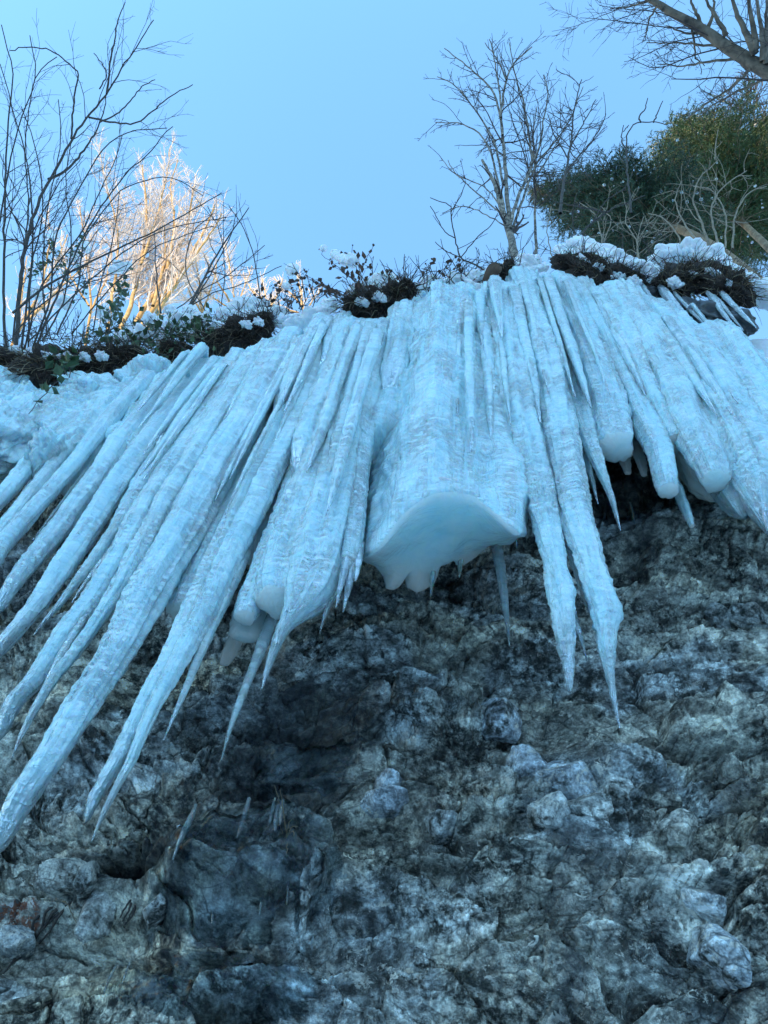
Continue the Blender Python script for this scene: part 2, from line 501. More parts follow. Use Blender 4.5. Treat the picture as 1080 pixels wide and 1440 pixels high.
    return put("cliff", me, kind="structure", label="dark layered limestone cliff face below the icicles")


cliff()


def wall_y(x, z):
    i = np.clip(np.searchsorted(CL_Z, z), 0, len(CL_Z) - 1); j = np.clip(np.searchsorted(CL_X, x), 0, len(CL_X) - 1)
    return CL_Y[i, j]


def hit_wall(u, v):
    d = ray(u, v); t = 1.0
    while t < 30:
        p = EYE + d * t
        if p[1] >= wall_y(p[0], p[2]): return p
        t += 0.01
    return p


# ================================================================== ICE
def zero_cap(ring_n, nr):
    return


def tube_mesh(name, C, rad, mat, nside=24, blunt=False, seed=0, flat=1.0, clear=None, rough=1.0, merge=None):
    """C: centres tip -> top, rad: radii. Rippled, lumpy icicle skin, closed at both ends."""
    C = np.asarray(C, float); rad = np.asarray(rad, float)
    n = len(C)
    L = np.concatenate([[0], np.cumsum(np.linalg.norm(np.diff(C, axis=0), axis=1))])
    th = np.linspace(0, 2 * math.pi, nside, endpoint=False)
    ct, st = np.cos(th)[None, :], np.sin(th)[None, :]
    l = L[:, None]
    r = rad[:, None]
    k = np.minimum(1.0, r / 0.03)
    lump = fbm(ct * 1.1 + seed * 3.7, st * 1.1, l * 1.6, 4, seed) * 0.20 + fbm(ct * 2.5 + seed, st * 2.5, l * 0.5, 2, seed + 5) * 0.10
    ra = 0.4 + 9 * max(0.03, float(np.median(rad)))
    rip = perlin(ct * ra + seed, st * ra, l * 22 + perlin(ct * 2, st * 2, l * 4) * 2.5, seed + 9)
    rip2 = perlin(ct * ra * 1.8 + seed, st * ra * 1.8, l * 45 + perlin(ct * 3, st * 3, l * 6) * 2, seed + 12)
    flu = (1 - 2.2 * np.abs(perlin(ct * 2.6 + seed * 5, st * 2.6, l * 0.22, seed + 15))) * np.minimum(0.02, r * 0.16)
    dr = r * lump * k + (rip * 0.0042 + rip2 * 0.0034) * k * rough + r * 0.10 * rip * (1 - k * .6) + flu * k * sstep(0.2, 0.9, l)
    rr = np.maximum(r * 0.3, r + dr)
    fl_ = np.ones_like(l) * flat if merge is None else np.asarray(merge)[:, None]
    X = C[:, 0:1] + rr * ct * (1 + 0.55 * (flat - fl_) / max(flat, .1) * (merge is not None))
    Y = C[:, 1:2] + rr * st * fl_
    Z = C[:, 2:3] + 0 * ct + rip * 0.3 * np.minimum(r, 0.01)
    V = np.stack([X, Y, Z], -1).reshape(-1, 3)
    faces = grid_faces(n, nside, True)
    i0, i1 = len(V), len(V) + 1
    V = np.vstack([V, C[0] - [0, 0, min(0.01, rad[0] * .6)] if not blunt else C[0], C[-1]])
    j = np.arange(nside)
    cap0 = np.stack([np.full(nside, i0), (j + 1) % nside, j], -1)
    cap1 = np.stack([np.full(nside, i1), (n - 1) * nside + j, (n - 1) * nside + (j + 1) % nside], -1)
    uvx = np.abs(((th / (2 * math.pi) + 0.25) % 1.0) - 0.5)[None, :] * 2 * math.pi * np.maximum(rad.mean(), 0.02)
    uv = np.stack([uvx + 0 * l + seed * 3.1, l + 0 * ct + seed * 1.7], -1).reshape(-1, 2)
    uv = np.vstack([uv, uv[0], uv[-1]])
    mi = None
    if blunt:
        nb_ = 6
        uv[:nb_ * nside] = np.stack([X, Y], -1)[:nb_].reshape(-1, 2) + seed * 2.3; uv[-2] = C[0, :2] + seed * 2.3
    cl = np.zeros(n) if clear is None else np.asarray(clear, float)
    cl = np.repeat(cl, nside); cl = np.concatenate([cl, [cl[0], cl[-1]]])
    if blunt:
        mi = np.concatenate([(np.arange(n - 1) < nb_).repeat(nside).astype(int), np.ones(nside, int), np.zeros(nside, int)])
        mat = [mat, FROST_ICE]
    faces = [faces[:, ::-1], cap0[:, ::-1], cap1[:, ::-1]]
    return raw_mesh(name, V, faces, mat, uv=uv, attrs=dict(clear=cl), mat_idx=mi)


ICE_SEED = [0]


def icicle(label, pts, dy=0.0, blunt=False, clear=0.0, top=None, mat=None, name="icicle", cat="icicle", group=None, flat=1.0, rough=1.0, parent=None, wtop=1.0):
    """pts: (u, v, full width) from the tip upward; above the last point the column runs plumb to the ledge (top=None) or ends at picture row top."""
    ICE_SEED[0] += 1
    seed = ICE_SEED[0]
    P, Rr = [], []
    for i, (u, v, w) in enumerate(pts):
        p = on(u, v, dy)
        a = pts[max(i - 1, 0)]; b = pts[min(i + 1, len(pts) - 1)]
        sl = (b[0] - a[0]) / (b[1] - a[1] + 1e-6)
        P.append(p); Rr.append(0.5 * w * depth(p) / F / math.sqrt(1 + sl * sl))
    P = np.array(P); Rr = np.array(Rr)
    p = P[-1].copy()
    if top is None:
        r = Rr[-1]
        for _ in range(400):
            p = p + [0, 0, 0.05]
            u, v = pix(p)
            if v <= topv(u) + 4 + 6 * math.sin(seed * 2.1): break
        h = p[2] - P[-1][2]
        ext = [P[-1] + [0, 0, h * k] for k in (0.33, 0.66, 0.92)] + [P[-1] + [0, 0.10, h], P[-1] + [0, 0.30, h + 0.06]]
        er = [r * (1 + (wtop - 1) * .33), r * (1 + (wtop - 1) * .66), r * wtop, r * wtop * .8, r * wtop * .3]
        P = np.vstack([P, ext]); Rr = np.concatenate([Rr, er])
    else:
        h = 0.25
        P = np.vstack([P, [on(pix(P[-1])[0] + (VPU - pix(P[-1])[0]) * (pix(P[-1])[1] - top) / (pix(P[-1])[1] - VPV), top, dy + 0.04)]])
        Rr = np.concatenate([Rr, [Rr[-1] * 0.7]])
    o = np.argsort(P[:, 2], kind="stable"); P = P[o]; Rr = Rr[o]
    tot = P[-1][2] - P[0][2]
    near = 0.012
    zz = [P[0][2]]; 
    while zz[-1] < P[-1][2]: zz.append(zz[-1] + near * (1 + max(0, zz[-1] - P[0][2]) * 0.45))
    zz = np.array(zz)
    C = np.stack([np.interp(zz, P[:, 2], P[:, k]) for k in (0, 1)] + [zz], -1)
    r = np.interp(zz, P[:, 2], Rr)
    ker = np.array([1, 2, 3, 2, 1]) / 9.0
    def sm(a):
        b = np.pad(a, 2, mode='edge'); return np.convolve(b, ker, 'valid')
    C[:, 0] = sm(sm(C[:, 0])); C[:, 1] = sm(sm(C[:, 1])); r = sm(r)
    # no real icicle is ruled straight
    wob = np.minimum(1, (zz[-1] - zz) / 1.0) * 0.010
    C[:, 0] += perlin(zz * 1.1, seed * 3.3) * wob; C[:, 1] += perlin(zz * 1.1, seed * 7.7 + 50) * wob
    if blunt:
        r0 = r[0]; e = 0.42 * r0
        q = np.clip((zz - zz[0]) / e, 0, 1)
        r = r * np.sqrt(np.maximum(0.0, 1 - (1 - q) ** 2.2)) ** 0.8
        r[0] = 0.02 * r0
        # extra rings for the rounded underside
        zz2 = zz[0] + e * (1 - np.cos(np.linspace(0, math.pi / 2, 9)))
        q2 = np.linspace(0, 1, 9)
        r2 = r0 * np.clip(np.sqrt(np.maximum(0, 1 - (1 - (1 - np.cos(q2 * math.pi / 2))) ** 2)), 0.02, 1)
        keep = zz > zz2[-1]
        C = np.vstack([np.stack([np.full(9, C[0, 0]), np.full(9, C[0, 1]), zz2], -1), C[keep]])
        r = np.concatenate([r2, r[keep]]); zz = np.concatenate([zz2, zz[keep]])
    else:
        r[0] = min(r[0], 0.004)
    cl = np.full(len(zz), clear)
    if not blunt:
        cl = np.maximum(cl, 0.75 * (1 - sstep(0.0, 0.55, zz - zz[0])) )
    zend = on(pts[-1][0], pts[-1][1], dy)[2]
    merge = flat * (1 - 0.45 * sstep(zend - 0.1, zend + 2.0, zz)) if top is None else None
    nside = 48 if r.max() > 0.10 else (28 if r.max() > 0.04 else 14)
    base = C[-1].copy()
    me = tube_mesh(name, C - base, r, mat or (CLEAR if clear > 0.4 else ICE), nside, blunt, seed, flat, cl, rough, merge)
    o = put(name, me, parent, label, cat, group)
    o.location = base
    return o


G1 = "icicles hanging over the cliff"
GR = "ice columns fused into the frozen curtain"

# ---- left side, nearest and longest
icicle("longest thick icicle, its tip leaving the left edge below all others", [(-14, 1210, 3), (0, 1178, 34), (23, 1131, 45), (58, 1080, 46), (108, 998, 54), (157, 924, 54), (198, 850, 60), (245, 770, 60), (300, 670, 56)], -0.12, group=G1)
icicle("long icicle with a blunt drop-shaped tip, fused to a thinner pointed one", [(118, 1157, 4), (121, 1148, 13), (128, 1128, 21), (163, 1070, 26), (198, 998, 28), (238, 924, 32), (274, 850, 36), (312, 770, 36), (350, 690, 36)], -0.06, group=G1)
icicle("slim pointed icicle fused along the right flank of the drop-tipped one", [(128, 1185, 2), (145, 1145, 8), (165, 1105, 13), (184, 1072, 16), (214, 998, 22), (254, 924, 28), (292, 850, 34), (330, 770, 36), (372, 690, 36)], -0.08, group=G1)
icicle("thin icicle splitting off right of the fused pair, against dark rock", [(230, 1041, 2), (248, 1000, 8), (262, 965, 11), (278, 924, 14), (300, 870, 18), (312, 845, 20), (335, 800, 20)], -0.03, clear=0.25, top=760, group=G1)
icicle("cloudy grey-blue icicle hanging alone over the dark hollow", [(311, 1070, 2), (322, 1030, 7), (340, 980, 12), (362, 924, 16), (376, 885, 18), (388, 855, 19), (402, 820, 18)], 0.16, clear=0.35, top=790, group=G1, rough=0.6)
icicle("bulging column that narrows suddenly to a curved pointed tip", [(368, 970, 2), (375, 945, 8), (384, 920, 13), (392, 900, 17), (402, 880, 26), (418, 862, 46), (434, 840, 70), (447, 800, 76), (457, 750, 72), (472, 690, 66), (488, 620, 58)], -0.02, group=G1)
icicle("left edge icicle above the blunt one, second longest at the frame edge", [(-14, 1054, 3), (0, 1026, 24), (20, 985, 28), (48, 958, 33), (85, 905, 36), (127, 850, 40), (166, 790, 46), (207, 715, 46)], -0.06, group=G1)
icicle("short needle drip on the lower flank of a thick left icicle", [(50, 991, 2), (62, 965, 7), (80, 930, 10), (95, 905, 12), (115, 875, 12)], -0.08, clear=0.3, top=840, group=G1)
icicle("narrow tapering icicle just left of the longest thick one", [(17, 1067, 2), (30, 1035, 8), (49, 998, 14), (75, 955, 18), (100, 924, 20), (125, 888, 21), (151, 850, 24), (187, 790, 30), (232, 710, 34)], -0.09, group=G1)
icicle("broad icicle right of the black slit, running off the left edge", [(-22, 880, 3), (0, 850, 22), (30, 805, 33), (79, 745, 36), (130, 680, 34), (164, 628, 36)], -0.02, group=G1)
icicle("smooth tapering icicle between two dark slits at left", [(-18, 945, 3), (-2, 915, 25), (20, 890, 30), (53, 850, 32), (80, 808, 36), (124, 743, 38), (166, 680, 40)], -0.03, group=G1)
icicle("slender icicle with a needle tip at left centre of the ice", [(48, 893, 2), (64, 872, 8), (84, 850, 12), (110, 815, 16), (136, 781, 19), (162, 745, 24), (200, 680, 30)], -0.01, group=G1)
icicle("tiny needle icicle beside the slender needle-tipped one", [(101, 848, 2), (114, 828, 6), (130, 806, 9), (150, 780, 10)], 0.0, clear=0.3, top=740, group=G1)
icicle("long icicle bordering the widest black slit on its upper side", [(-42, 850, 4), (-22, 812, 26), (0, 770, 34), (38, 726, 32), (76, 684, 28), (110, 645, 25), (150, 592, 28)], -0.06, group=G1)
icicle("hair-thin icicle inside the widest black slit", [(46, 759, 2), (64, 735, 4), (88, 704, 5), (122, 660, 5)], 0.03, clear=0.3, top=620, group=G1)
icicle("ribbed icicle under the grey ice lump at left edge", [(-30, 800, 3), (0, 750, 24), (35, 707, 26), (66, 668, 26), (88, 637, 24)], 0.02, top=600, group=G1)
icicle("faint bluish icicle behind the ribbed one at left edge", [(-15, 762, 3), (0, 739, 10), (30, 701, 12), (53, 668, 12)], 0.10, clear=0.5, top=630, group=G1)
icicle("uppermost icicle at the left edge, hanging from a domed mound", [(-25, 742, 3), (0, 700, 28), (20, 678, 30), (40, 652, 28), (60, 625, 22)], -0.02, top=600, group=G1)
icicle("round blunt-ended column between two long icicles, flat end showing", [(250, 864, 42), (262, 842, 50), (285, 795, 50), (315, 735, 48), (352, 662, 46)], 0.05, blunt=True, group=G1)
# ---- blunt lower-centre group
icicle("wide scalloped blunt column, smooth underside facing down", [(388, 852, 66), (393, 820, 72), (404, 780, 72), (428, 720, 66), (455, 650, 60)], 0.0, blunt=True, name="ice_column", cat="ice column", mat=ICE, group=GR)
icicle("hanging flat lobe behind the wide scalloped column", [(340, 900, 46), (352, 870, 58), (368, 830, 62)], 0.14, blunt=True, top=760, name="ice_lobe", cat="ice lobe", mat=FROST_ICE, group="smooth ice lobes", flat=0.5)
icicle("small square slab of ice low behind the flat lobe", [(314, 936, 15), (322, 918, 25), (334, 893, 26)], 0.26, blunt=True, top=850, name="ice_lobe", cat="ice lobe", mat=FROST_ICE, group="smooth ice lobes", flat=0.5)
icicle("small rounded lobe between the fused pair and the scalloped column", [(342, 872, 34), (352, 848, 42), (378, 790, 44)], 0.02, blunt=True, name="ice_lobe", cat="ice lobe", group="smooth ice lobes")
icicle("smooth fluted column left of the narrow clear one", [(470, 822, 26), (476, 795, 36), (486, 735, 40), (499, 655, 40)], 0.03, blunt=True, name="ice_column", cat="ice column", group=GR)
# ---- clear column with drips
icicle("narrow glassy column ending in a cluster of clear drips", [(490, 795, 26), (493, 765, 30), (499, 700, 32), (509, 620, 32), (520, 540, 32)], -0.02, blunt=True, clear=0.25, name="ice_column", cat="ice column", group=GR)
icicle("longest clear drip of the cluster under the glassy column", [(482, 861, 2), (486, 842, 7), (491, 815, 13), (495, 790, 18)], -0.02, clear=0.8, top=770, group="clear drips of the cluster")
icicle("shorter clear drip beside the longest one of the cluster", [(472, 854, 2), (476, 835, 7), (482, 810, 12), (487, 790, 16)], -0.05, clear=0.8, top=770, group="clear drips of the cluster")
icicle("rightmost stub of clear ice in the drip cluster", [(500, 818, 3), (502, 803, 9), (504, 785, 13)], -0.03, clear=0.8, top=765, group="clear drips of the cluster")
icicle("thin drip apart from the cluster, against brown rock", [(449, 890, 2), (454, 872, 6), (461, 852, 10), (470, 830, 14)], 0.05, clear=0.5, top=800, group="clear drips of the cluster")
# ---- right of the central curtain
icicle("straight thin icicle under the right corner of the central curtain", [(717, 908, 2), (714, 880, 6), (710, 850, 10), (706, 820, 13), (701, 790, 15), (696, 763, 15)], 0.40, clear=0.4, top=735, group=G1, rough=0.6)
icicle("sliver of clear ice along the right edge of the central curtain", [(728, 770, 2), (728, 740, 5), (726, 690, 7), (722, 640, 7)], 0.20, clear=0.6, top=615, group=G1)
icicle("long knobbly icicle with a glassy ribbed tip, left of the longest right one", [(802, 974, 6), (801, 950, 13), (799, 912, 23), (796, 873, 31), (793, 834, 34), (782, 796, 29), (763, 718, 40), (744, 640, 50), (733, 590, 54), (722, 530, 54)], -0.06, group=G1, rough=1.9)
icicle("small side drip near the glassy ribbed tip", [(825, 928, 2), (819, 905, 6), (811, 880, 11)], -0.05, clear=0.8, top=862, group=G1)
icicle("longest icicle on the right, knuckled and thinning to a needle", [(871, 1026, 2), (866, 1000, 6), (858, 951, 12), (855, 912, 22), (853, 885, 29), (855, 866, 42), (847, 845, 43), (842, 834, 40), (829, 796, 38), (817, 757, 43), (806, 718, 46), (791, 640, 50), (780, 580, 50), (768, 520, 50)], -0.08, group=G1, rough=1.9)
icicle("thin fin of ice behind the longest right icicle", [(842, 885, 2), (828, 850, 12), (803, 770, 18), (784, 700, 22), (768, 640, 24)], 0.05, flat=1.5, clear=0.2, top=560, group=G1)
icicle("short pale spike left of the bent needle icicle", [(841, 708, 2), (834, 680, 7), (826, 655, 10), (815, 625, 13), (805, 598, 14)], 0.06, clear=0.3, top=540, group=G1)
icicle("bent needle icicle below the ribs, right of the short spike", [(872, 747, 2), (866, 725, 6), (859, 700, 9), (850, 675, 13), (843, 655, 17), (833, 630, 22), (823, 600, 28), (811, 560, 34), (798, 520, 36)], -0.03, group=G1)
icicle("broad blunt column with a flat rounded end over a dark niche", [(868, 633, 56), (860, 608, 60), (846, 560, 62), (829, 505, 60)], -0.02, blunt=True, name="ice_column", cat="ice column", group=GR)
icicle("left finger of smooth ice hanging in the dark niche", [(882, 667, 9), (879, 652, 15), (873, 628, 22)], 0.16, blunt=True, top=600, mat=FROST_ICE, name="ice_lobe", cat="ice lobe", group="smooth ice lobes", flat=0.6)
icicle("right finger of smooth ice hanging in the dark niche", [(905, 669, 9), (901, 652, 15), (893, 626, 20)], 0.16, blunt=True, top=600, mat=FROST_ICE, name="ice_lobe", cat="ice lobe", group="smooth ice lobes", flat=0.6)
icicle("smooth rounded-tip icicle with a flat fin behind it", [(942, 692, 30), (938, 678, 34), (928, 639, 36), (894, 565, 36), (862, 500, 36), (838, 450, 34)], -0.04, blunt=True, group=G1)
icicle("flat fin of ice slanting behind the rounded-tip icicle", [(973, 740, 7), (966, 722, 12), (955, 695, 14), (944, 668, 14)], 0.10, clear=0.2, blunt=True, top=630, group=G1, flat=1.4)
icicle("thick ribbed column ending in a round knob above bare rock", [(949, 628, 44), (936, 600, 56), (907, 540, 64), (880, 485, 64)], -0.03, blunt=True, name="ice_column", cat="ice column", group=GR)
icicle("ringed blunt column inside the right ice mass", [(1010, 680, 42), (999, 655, 52), (970, 600, 58), (936, 530, 62), (905, 475, 62)], -0.08, blunt=True, name="ice_column", cat="ice column", group=GR)
icicle("smooth lower lip behind the ringed blunt column", [(1008, 696, 30), (998, 680, 58), (980, 640, 76), (955, 590, 78)], 0.08, blunt=True, mat=FROST_ICE, name="ice_column", cat="ice column", group=GR)
icicle("broad tongue with a small pointed tip at lower right", [(1046, 730, 5), (1041, 716, 34), (1027, 685, 64), (1003, 635, 74), (970, 575, 74)], 0.02, name="ice_column", cat="ice column", group=GR)
icicle("wide icicle running off the right edge of the frame", [(1085, 757, 3), (1076, 730, 26), (1062, 692, 64), (1037, 640, 80), (1000, 575, 80), (965, 520, 78)], -0.03, group=G1)
icicle("outermost fluted column at the upper right edge", [(1135, 790, 4), (1112, 740, 50), (1072, 660, 82), (1022, 570, 84), (980, 510, 78)], -0.02, name="ice_column", cat="ice column", group=GR)
icicle("far right column mostly outside the frame, top still showing", [(1200, 770, 4), (1160, 700, 84), (1085, 590, 92), (1030, 515, 86)], 0.0, name="ice_column", cat="ice column", group=GR)

# ---- ribs that vanish inside the curtain, filling between the long ones
ribs = [((420, 680, 52), "pale rib right of the fused pair, flowing into the scalloped column", -0.03),
        ((545, 560, 40), "rib just left of the central curtain, top half only", 0.0),
        ((235, 690, 34), "fine rib above the narrow tapering left icicle", -0.05),
        ((330, 620, 40), "rib above the round blunt-ended column at left", -0.06),
        ((270, 600, 34), "rib in the middle of the left ice slope", -0.04),
        ((220, 640, 30), "short rib low on the left ice slope", -0.04),
        ((390, 590, 36), "rib under the snowy left bushes, smooth and narrow", -0.07),
        ((460, 560, 40), "rib below the white ice cascade", -0.05),
        ((725, 560, 46), "rib between the central curtain and the knobbly icicle", -0.02),
        ((760, 500, 40), "rib under the middle of the dark turf overhang", -0.05),
        ((815, 480, 36), "grooved rib under the right half of the turf overhang", -0.03),
        ((850, 470, 34), "small rib beside a deep bluish groove at right", 0.0),
        ((930, 500, 50), "broad rib below the small icicle row at right", -0.05),
        ((990, 540, 56), "smooth rib near the upper right ice edge", -0.04)]
for (u, v, w), lab, dy in ribs:
    icicle(lab, [(u, v, w * .5), (u + (VPU - u) * .06, v - (v - VPV) * .06, w), (u + (VPU - u) * .15, v - (v - VPV) * .15, w)], dy, name="ice_rib", cat="ice rib", group="ribs of the frozen curtain", blunt=False)

# ---- small icicles under the grass tuft, top right
for a, lab in (([(930, 440, 2), (918, 423, 8), (905, 405, 9)], "leftmost small icicle under the grass tuft"),
               ([(977, 460, 10), (958, 440, 16), (935, 412, 15)], "fat white icicle under the grass tuft"),
               ([(994, 458, 2), (975, 440, 7), (955, 420, 9)], "curved thin icicle beside the fat white one"),
               ([(1035, 465, 2), (1020, 445, 7), (1003, 420, 10)], "clear icicle low in the dark gap under the tuft"),
               ([(1045, 464, 2), (1030, 446, 5), (1012, 424, 7)], "needle icicle between two clear ones under the tuft"),
               ([(1064, 461, 2), (1045, 443, 9), (1020, 417, 11)], "rightmost clear icicle under the grass tuft"),
               ([(898, 432, 2), (888, 420, 6), (878, 408, 6)], "stubby icicle left of the dark rock gap")):
    icicle(lab, a, -0.06, clear=0.55, top=a[-1][1] - 8, group="small icicles under the grass tuft")


# ---- backing sheet of the frozen curtain
def ice_sheet():
    us = np.linspace(-140, 1190, 420)
    # lower end hidden behind the hanging columns
    EV = np.array([(-140, 610), (0, 612), (55, 615), (85, 640), (100, 645), (125, 636), (150, 645), (200, 670), (250, 690), (300, 700), (350, 720), (430, 720), (480, 690), (520, 640), (600, 600), (690, 570),
                   (725, 550), (790, 530), (830, 520), (870, 520), (905, 510), (950, 530), (1000, 590), (1040, 620), (1190, 660)], float)
    nv = 150
    rows = []
    B0 = np.array([on(u, np.interp(u, EV[:, 0], EV[:, 1]), 0.10) for u in us])
    xs = np.linspace(B0[:, 0].min(), B0[:, 0].max(), 520)
    o = np.argsort(B0[:, 0]); zb = np.interp(xs, B0[o, 0], B0[o, 2])
    zt = zledge(xs) - 0.02
    f = np.linspace(0, 1, nv)[:, None]
    Z = zb[None] * (1 - f) + zt[None] * f
    X = np.repeat(xs[None], nv, 0)
    Yb = yice(X) + 0.06
    flute = 1 - np.abs(perlin(X * 3.1, Z * 0.10, 0, 5)) * 2
    flute2 = 1 - np.abs(perlin(X * 8.0, Z * 0.16, 0, 8)) * 2
    d = flute * 0.09 + flute2 * 0.035 + fbm(X * 3, Z * 4, 0, 4, 14) * 0.05 + perlin(X * 7, Z * 22 + perlin(X * 4, Z * 4) * 2, 0, 17) * 0.012
    topk = sstep(0.84, 1.0, f)
    d = d + topk * fbm(X * 5, Z * 7, 0, 4, 24) * 0.14
    Y = Yb - d + 0.45 * sstep(0.93, 1.0, f) ** 2 + 0.25 * (1 - sstep(0.0, 0.04, f))
    V = np.stack([X, Y, Z], -1).reshape(-1, 3)
    Vb = np.stack([X, Yb + 0.42, Z], -1)[[0, -1]].reshape(-1, 3)
    n = len(V); nc = len(xs)
    fr = grid_faces(nv, nc)
    j = np.arange(nc - 1)
    bot = np.stack([n + j, n + j + 1, j + 1, j], -1)
    topf = np.stack([(nv - 1) * nc + j, (nv - 1) * nc + j + 1, n + nc + j + 1, n + nc + j], -1)
    back = np.stack([n + nc + j, n + nc + j + 1, n + j + 1, n + j], -1)
    uv = np.vstack([np.stack([X, Z], -1).reshape(-1, 2), np.stack([X, Z], -1)[[0, -1]].reshape(-1, 2)])
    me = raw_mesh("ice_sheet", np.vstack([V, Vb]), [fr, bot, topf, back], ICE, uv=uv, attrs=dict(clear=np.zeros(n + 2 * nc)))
    return put("ice_sheet", me, None, "broad frozen sheet behind the icicles, coating the upper cliff", "ice sheet")
SHEET = ice_sheet()
# thin strands of clearer ice frozen onto the sheet between the columns
_g = np.random.default_rng(91)
for _k in range(52):
    u0 = _g.uniform(130, 1060)
    lim = np.interp(u0, [130, 300, 480, 520, 730, 745, 870, 1060], [640, 760, 730, 640, 640, 600, 560, 640])
    v0 = lim - _g.uniform(0, 1) ** 1.4 * (lim - topv(u0)) * 0.75
    w0 = _g.uniform(7, 20)
    c_ = (VPU - u0) / (v0 - VPV)
    icicle(None, [(u0, v0, 2), (u0 + 10 * c_, v0 - 10, w0 * .35), (u0 + 40 * c_, v0 - 40, w0 * .8), (u0 + 80 * c_, v0 - 80, w0)], _g.uniform(-0.20, -0.10), clear=_g.choice([0.0, 0.15, 0.35]), name="ice_strand", cat=None, parent=SHEET, rough=_g.uniform(.4, 1.4))


# ---- the central curtain: a thick fluted block with a flat scalloped underside
def central_curtain():
    front = np.array([(500, 790), (510, 784), (528, 768), (548, 746), (570, 722), (595, 704), (620, 694), (640, 689), (665, 692), (690, 710), (712, 735), (729, 752), (740, 756)], float)
    back = np.array([(500, 786), (512, 790), (528, 799), (540, 812), (544, 827), (553, 830), (562, 826), (566, 806), (568, 812), (572, 828), (585, 836), (600, 829), (612, 820), (616, 812), (619, 790), (628, 782), (638, 784), (641, 796), (652, 796), (670, 786), (684, 772), (692, 760), (702, 766), (716, 766), (728, 756), (740, 752)], float)
    back[:, 1] += 2.2 * perlin(back[:, 0] * 0.13, 0.5, 0, 44)
    mean_back = np.array([(500, 788), (540, 812), (590, 822), (640, 792), (690, 770), (740, 752)], float)
    yf_mid, yb = -0.16, 0.40
    xl = on(509, 786, 0.14)[0]; xr = on(730, 753, 0.14)[0]
    nth = 440
    th = np.linspace(0, 2 * math.pi, nth, endpoint=False)
    c, s = np.cos(th), np.sin(th)
    xc = 0.5 * (xl + xr); hw = 0.5 * (xr - xl)
    X0 = xc + hw * np.sign(c) * np.abs(c) ** 0.72
    ymid = yice(X0) + 0.5 * (yf_mid + yb); hd = 0.5 * (yb - yf_mid)
    Y0 = ymid - hd * np.sign(s) * np.abs(s) ** 0.9      # s > 0 is the front
    def solve(x, y, line):
        lo, hi = 2.0, 9.0
        for _ in range(40):
            m = 0.5 * (lo + hi); u, v = pix((x, y, m))
            if v > np.interp(u, line[:, 0], line[:, 1]): lo = m
            else: hi = m
        return lo
    zf = np.array([solve(a, b, front) for a, b in zip(X0, Y0)]); zb = np.array([solve(a, b, back) for a, b in zip(X0, Y0)])
    zm = np.array([solve(a, b, mean_back) for a, b in zip(X0, Y0)])
    wf = sstep(-0.25, 0.25, s)
    zrim = zf * wf + zb * (1 - wf)
    zpl = zf * wf + zm * (1 - wf)
    fr_ = np.where(s >= 0)[0]; bk_ = np.where(s < 0)[0]
    fr_ = fr_[np.argsort(X0[fr_])]; bk_ = bk_[np.argsort(X0[bk_])]
    ker = np.ones(31) / 31
    def smooth(a): return np.convolve(np.pad(a, 15, mode='edge'), ker, 'valid')
    zf_s, zm_s = smooth(zf[fr_]), smooth(zm[bk_])
    def under(x, y):
        a = np.interp(x, X0[fr_], zf_s); b = np.interp(x, X0[bk_], zm_s)
        y0 = np.interp(x, X0[fr_], Y0[fr_]); y1 = np.interp(x, X0[bk_], Y0[bk_])
        q = np.clip((y - y0) / np.maximum(y1 - y0, 0.02), 0, 1)
        return a * (1 - q) + b * q
    zt = zledge(X0) + 0.02
    nv = 280
    f = np.linspace(0, 1, nv)[:, None]
    Z = zrim[None] * (1 - f) + zt[None] * f
    A = np.repeat(X0[None], nv, 0); B = np.repeat(Y0[None], nv, 0)
    nx = np.repeat(c[None], nv, 0); ny = -np.repeat(s[None], nv, 0)
    fl = (1 - np.abs(perlin(A * 4.6, B * 1.5, Z * 0.10, 31)) * 2.2) * 0.055 + (1 - np.abs(perlin(A * 11, B * 5, Z * 0.2, 32)) * 2) * 0.016
    g_ = sstep(0.0, 0.10, f)
    lp = fbm(A * 4, B * 4, Z * 3.0, 4, 33) * 0.040 * (0.25 + 0.75 * g_)
    rp = (perlin(A * 9, B * 9, Z * 22 + perlin(A * 5, B * 5, Z * 4) * 2.2, 34) * 0.008 + perlin(A * 9, B * 9, Z * 44, 35) * 0.005) * g_
    d = fl * (0.25 + 0.75 * g_) + lp + rp - 0.012 * (1 - np.sqrt(np.clip(f / 0.005, 0, 1)))
    X = xc + (A - xc) * (1 - 0.06 * f) + nx * d
    Y = B + ny * d + 0.35 * sstep(0.90, 1.0, f) ** 2
    V = np.stack([X, Y, Z], -1)
    uvs = [np.stack([np.repeat((X0 * 1.2)[None], nv, 0), Z], -1).reshape(-1, 2)]
    kk = [0.985, 0.96, 0.92, 0.87, 0.79, 0.68, 0.56, 0.44, 0.32, 0.2, 0.1, 0.03]
    xm, ym = X[0].mean(), Y[0].mean()
    rings = []
    for k in kk:
        xx = xm + (X[0] - xm) * k; yy = ym + (Y[0] - ym) * k
        zi = under(xx, yy) + fbm(xx * 3, yy * 3, 0, 4, 36) * 0.05 * (1 - k * k) + 0.02 * (1 - k)
        w_ = sstep(0.80, 1.0, k)
        rings.append(np.stack([xx, yy, Z[0] * w_ + zi * (1 - w_)], -1)); uvs.append(np.stack([xx, yy], -1))
    rings = np.array(rings)[::-1]; uvs = [*uvs[1:][::-1], uvs[0]]
    allv = np.concatenate([rings.reshape(-1, 3), V.reshape(-1, 3)])
    nrow = len(kk) + nv
    fc = grid_faces(nrow, nth, True)
    cen = len(allv); topc = cen + 1
    allv = np.vstack([allv, rings[0].mean(0), V[-1].mean(0)])
    j = np.arange(nth)
    cap = np.stack([np.full(nth, cen), (j + 1) % nth, j], -1)
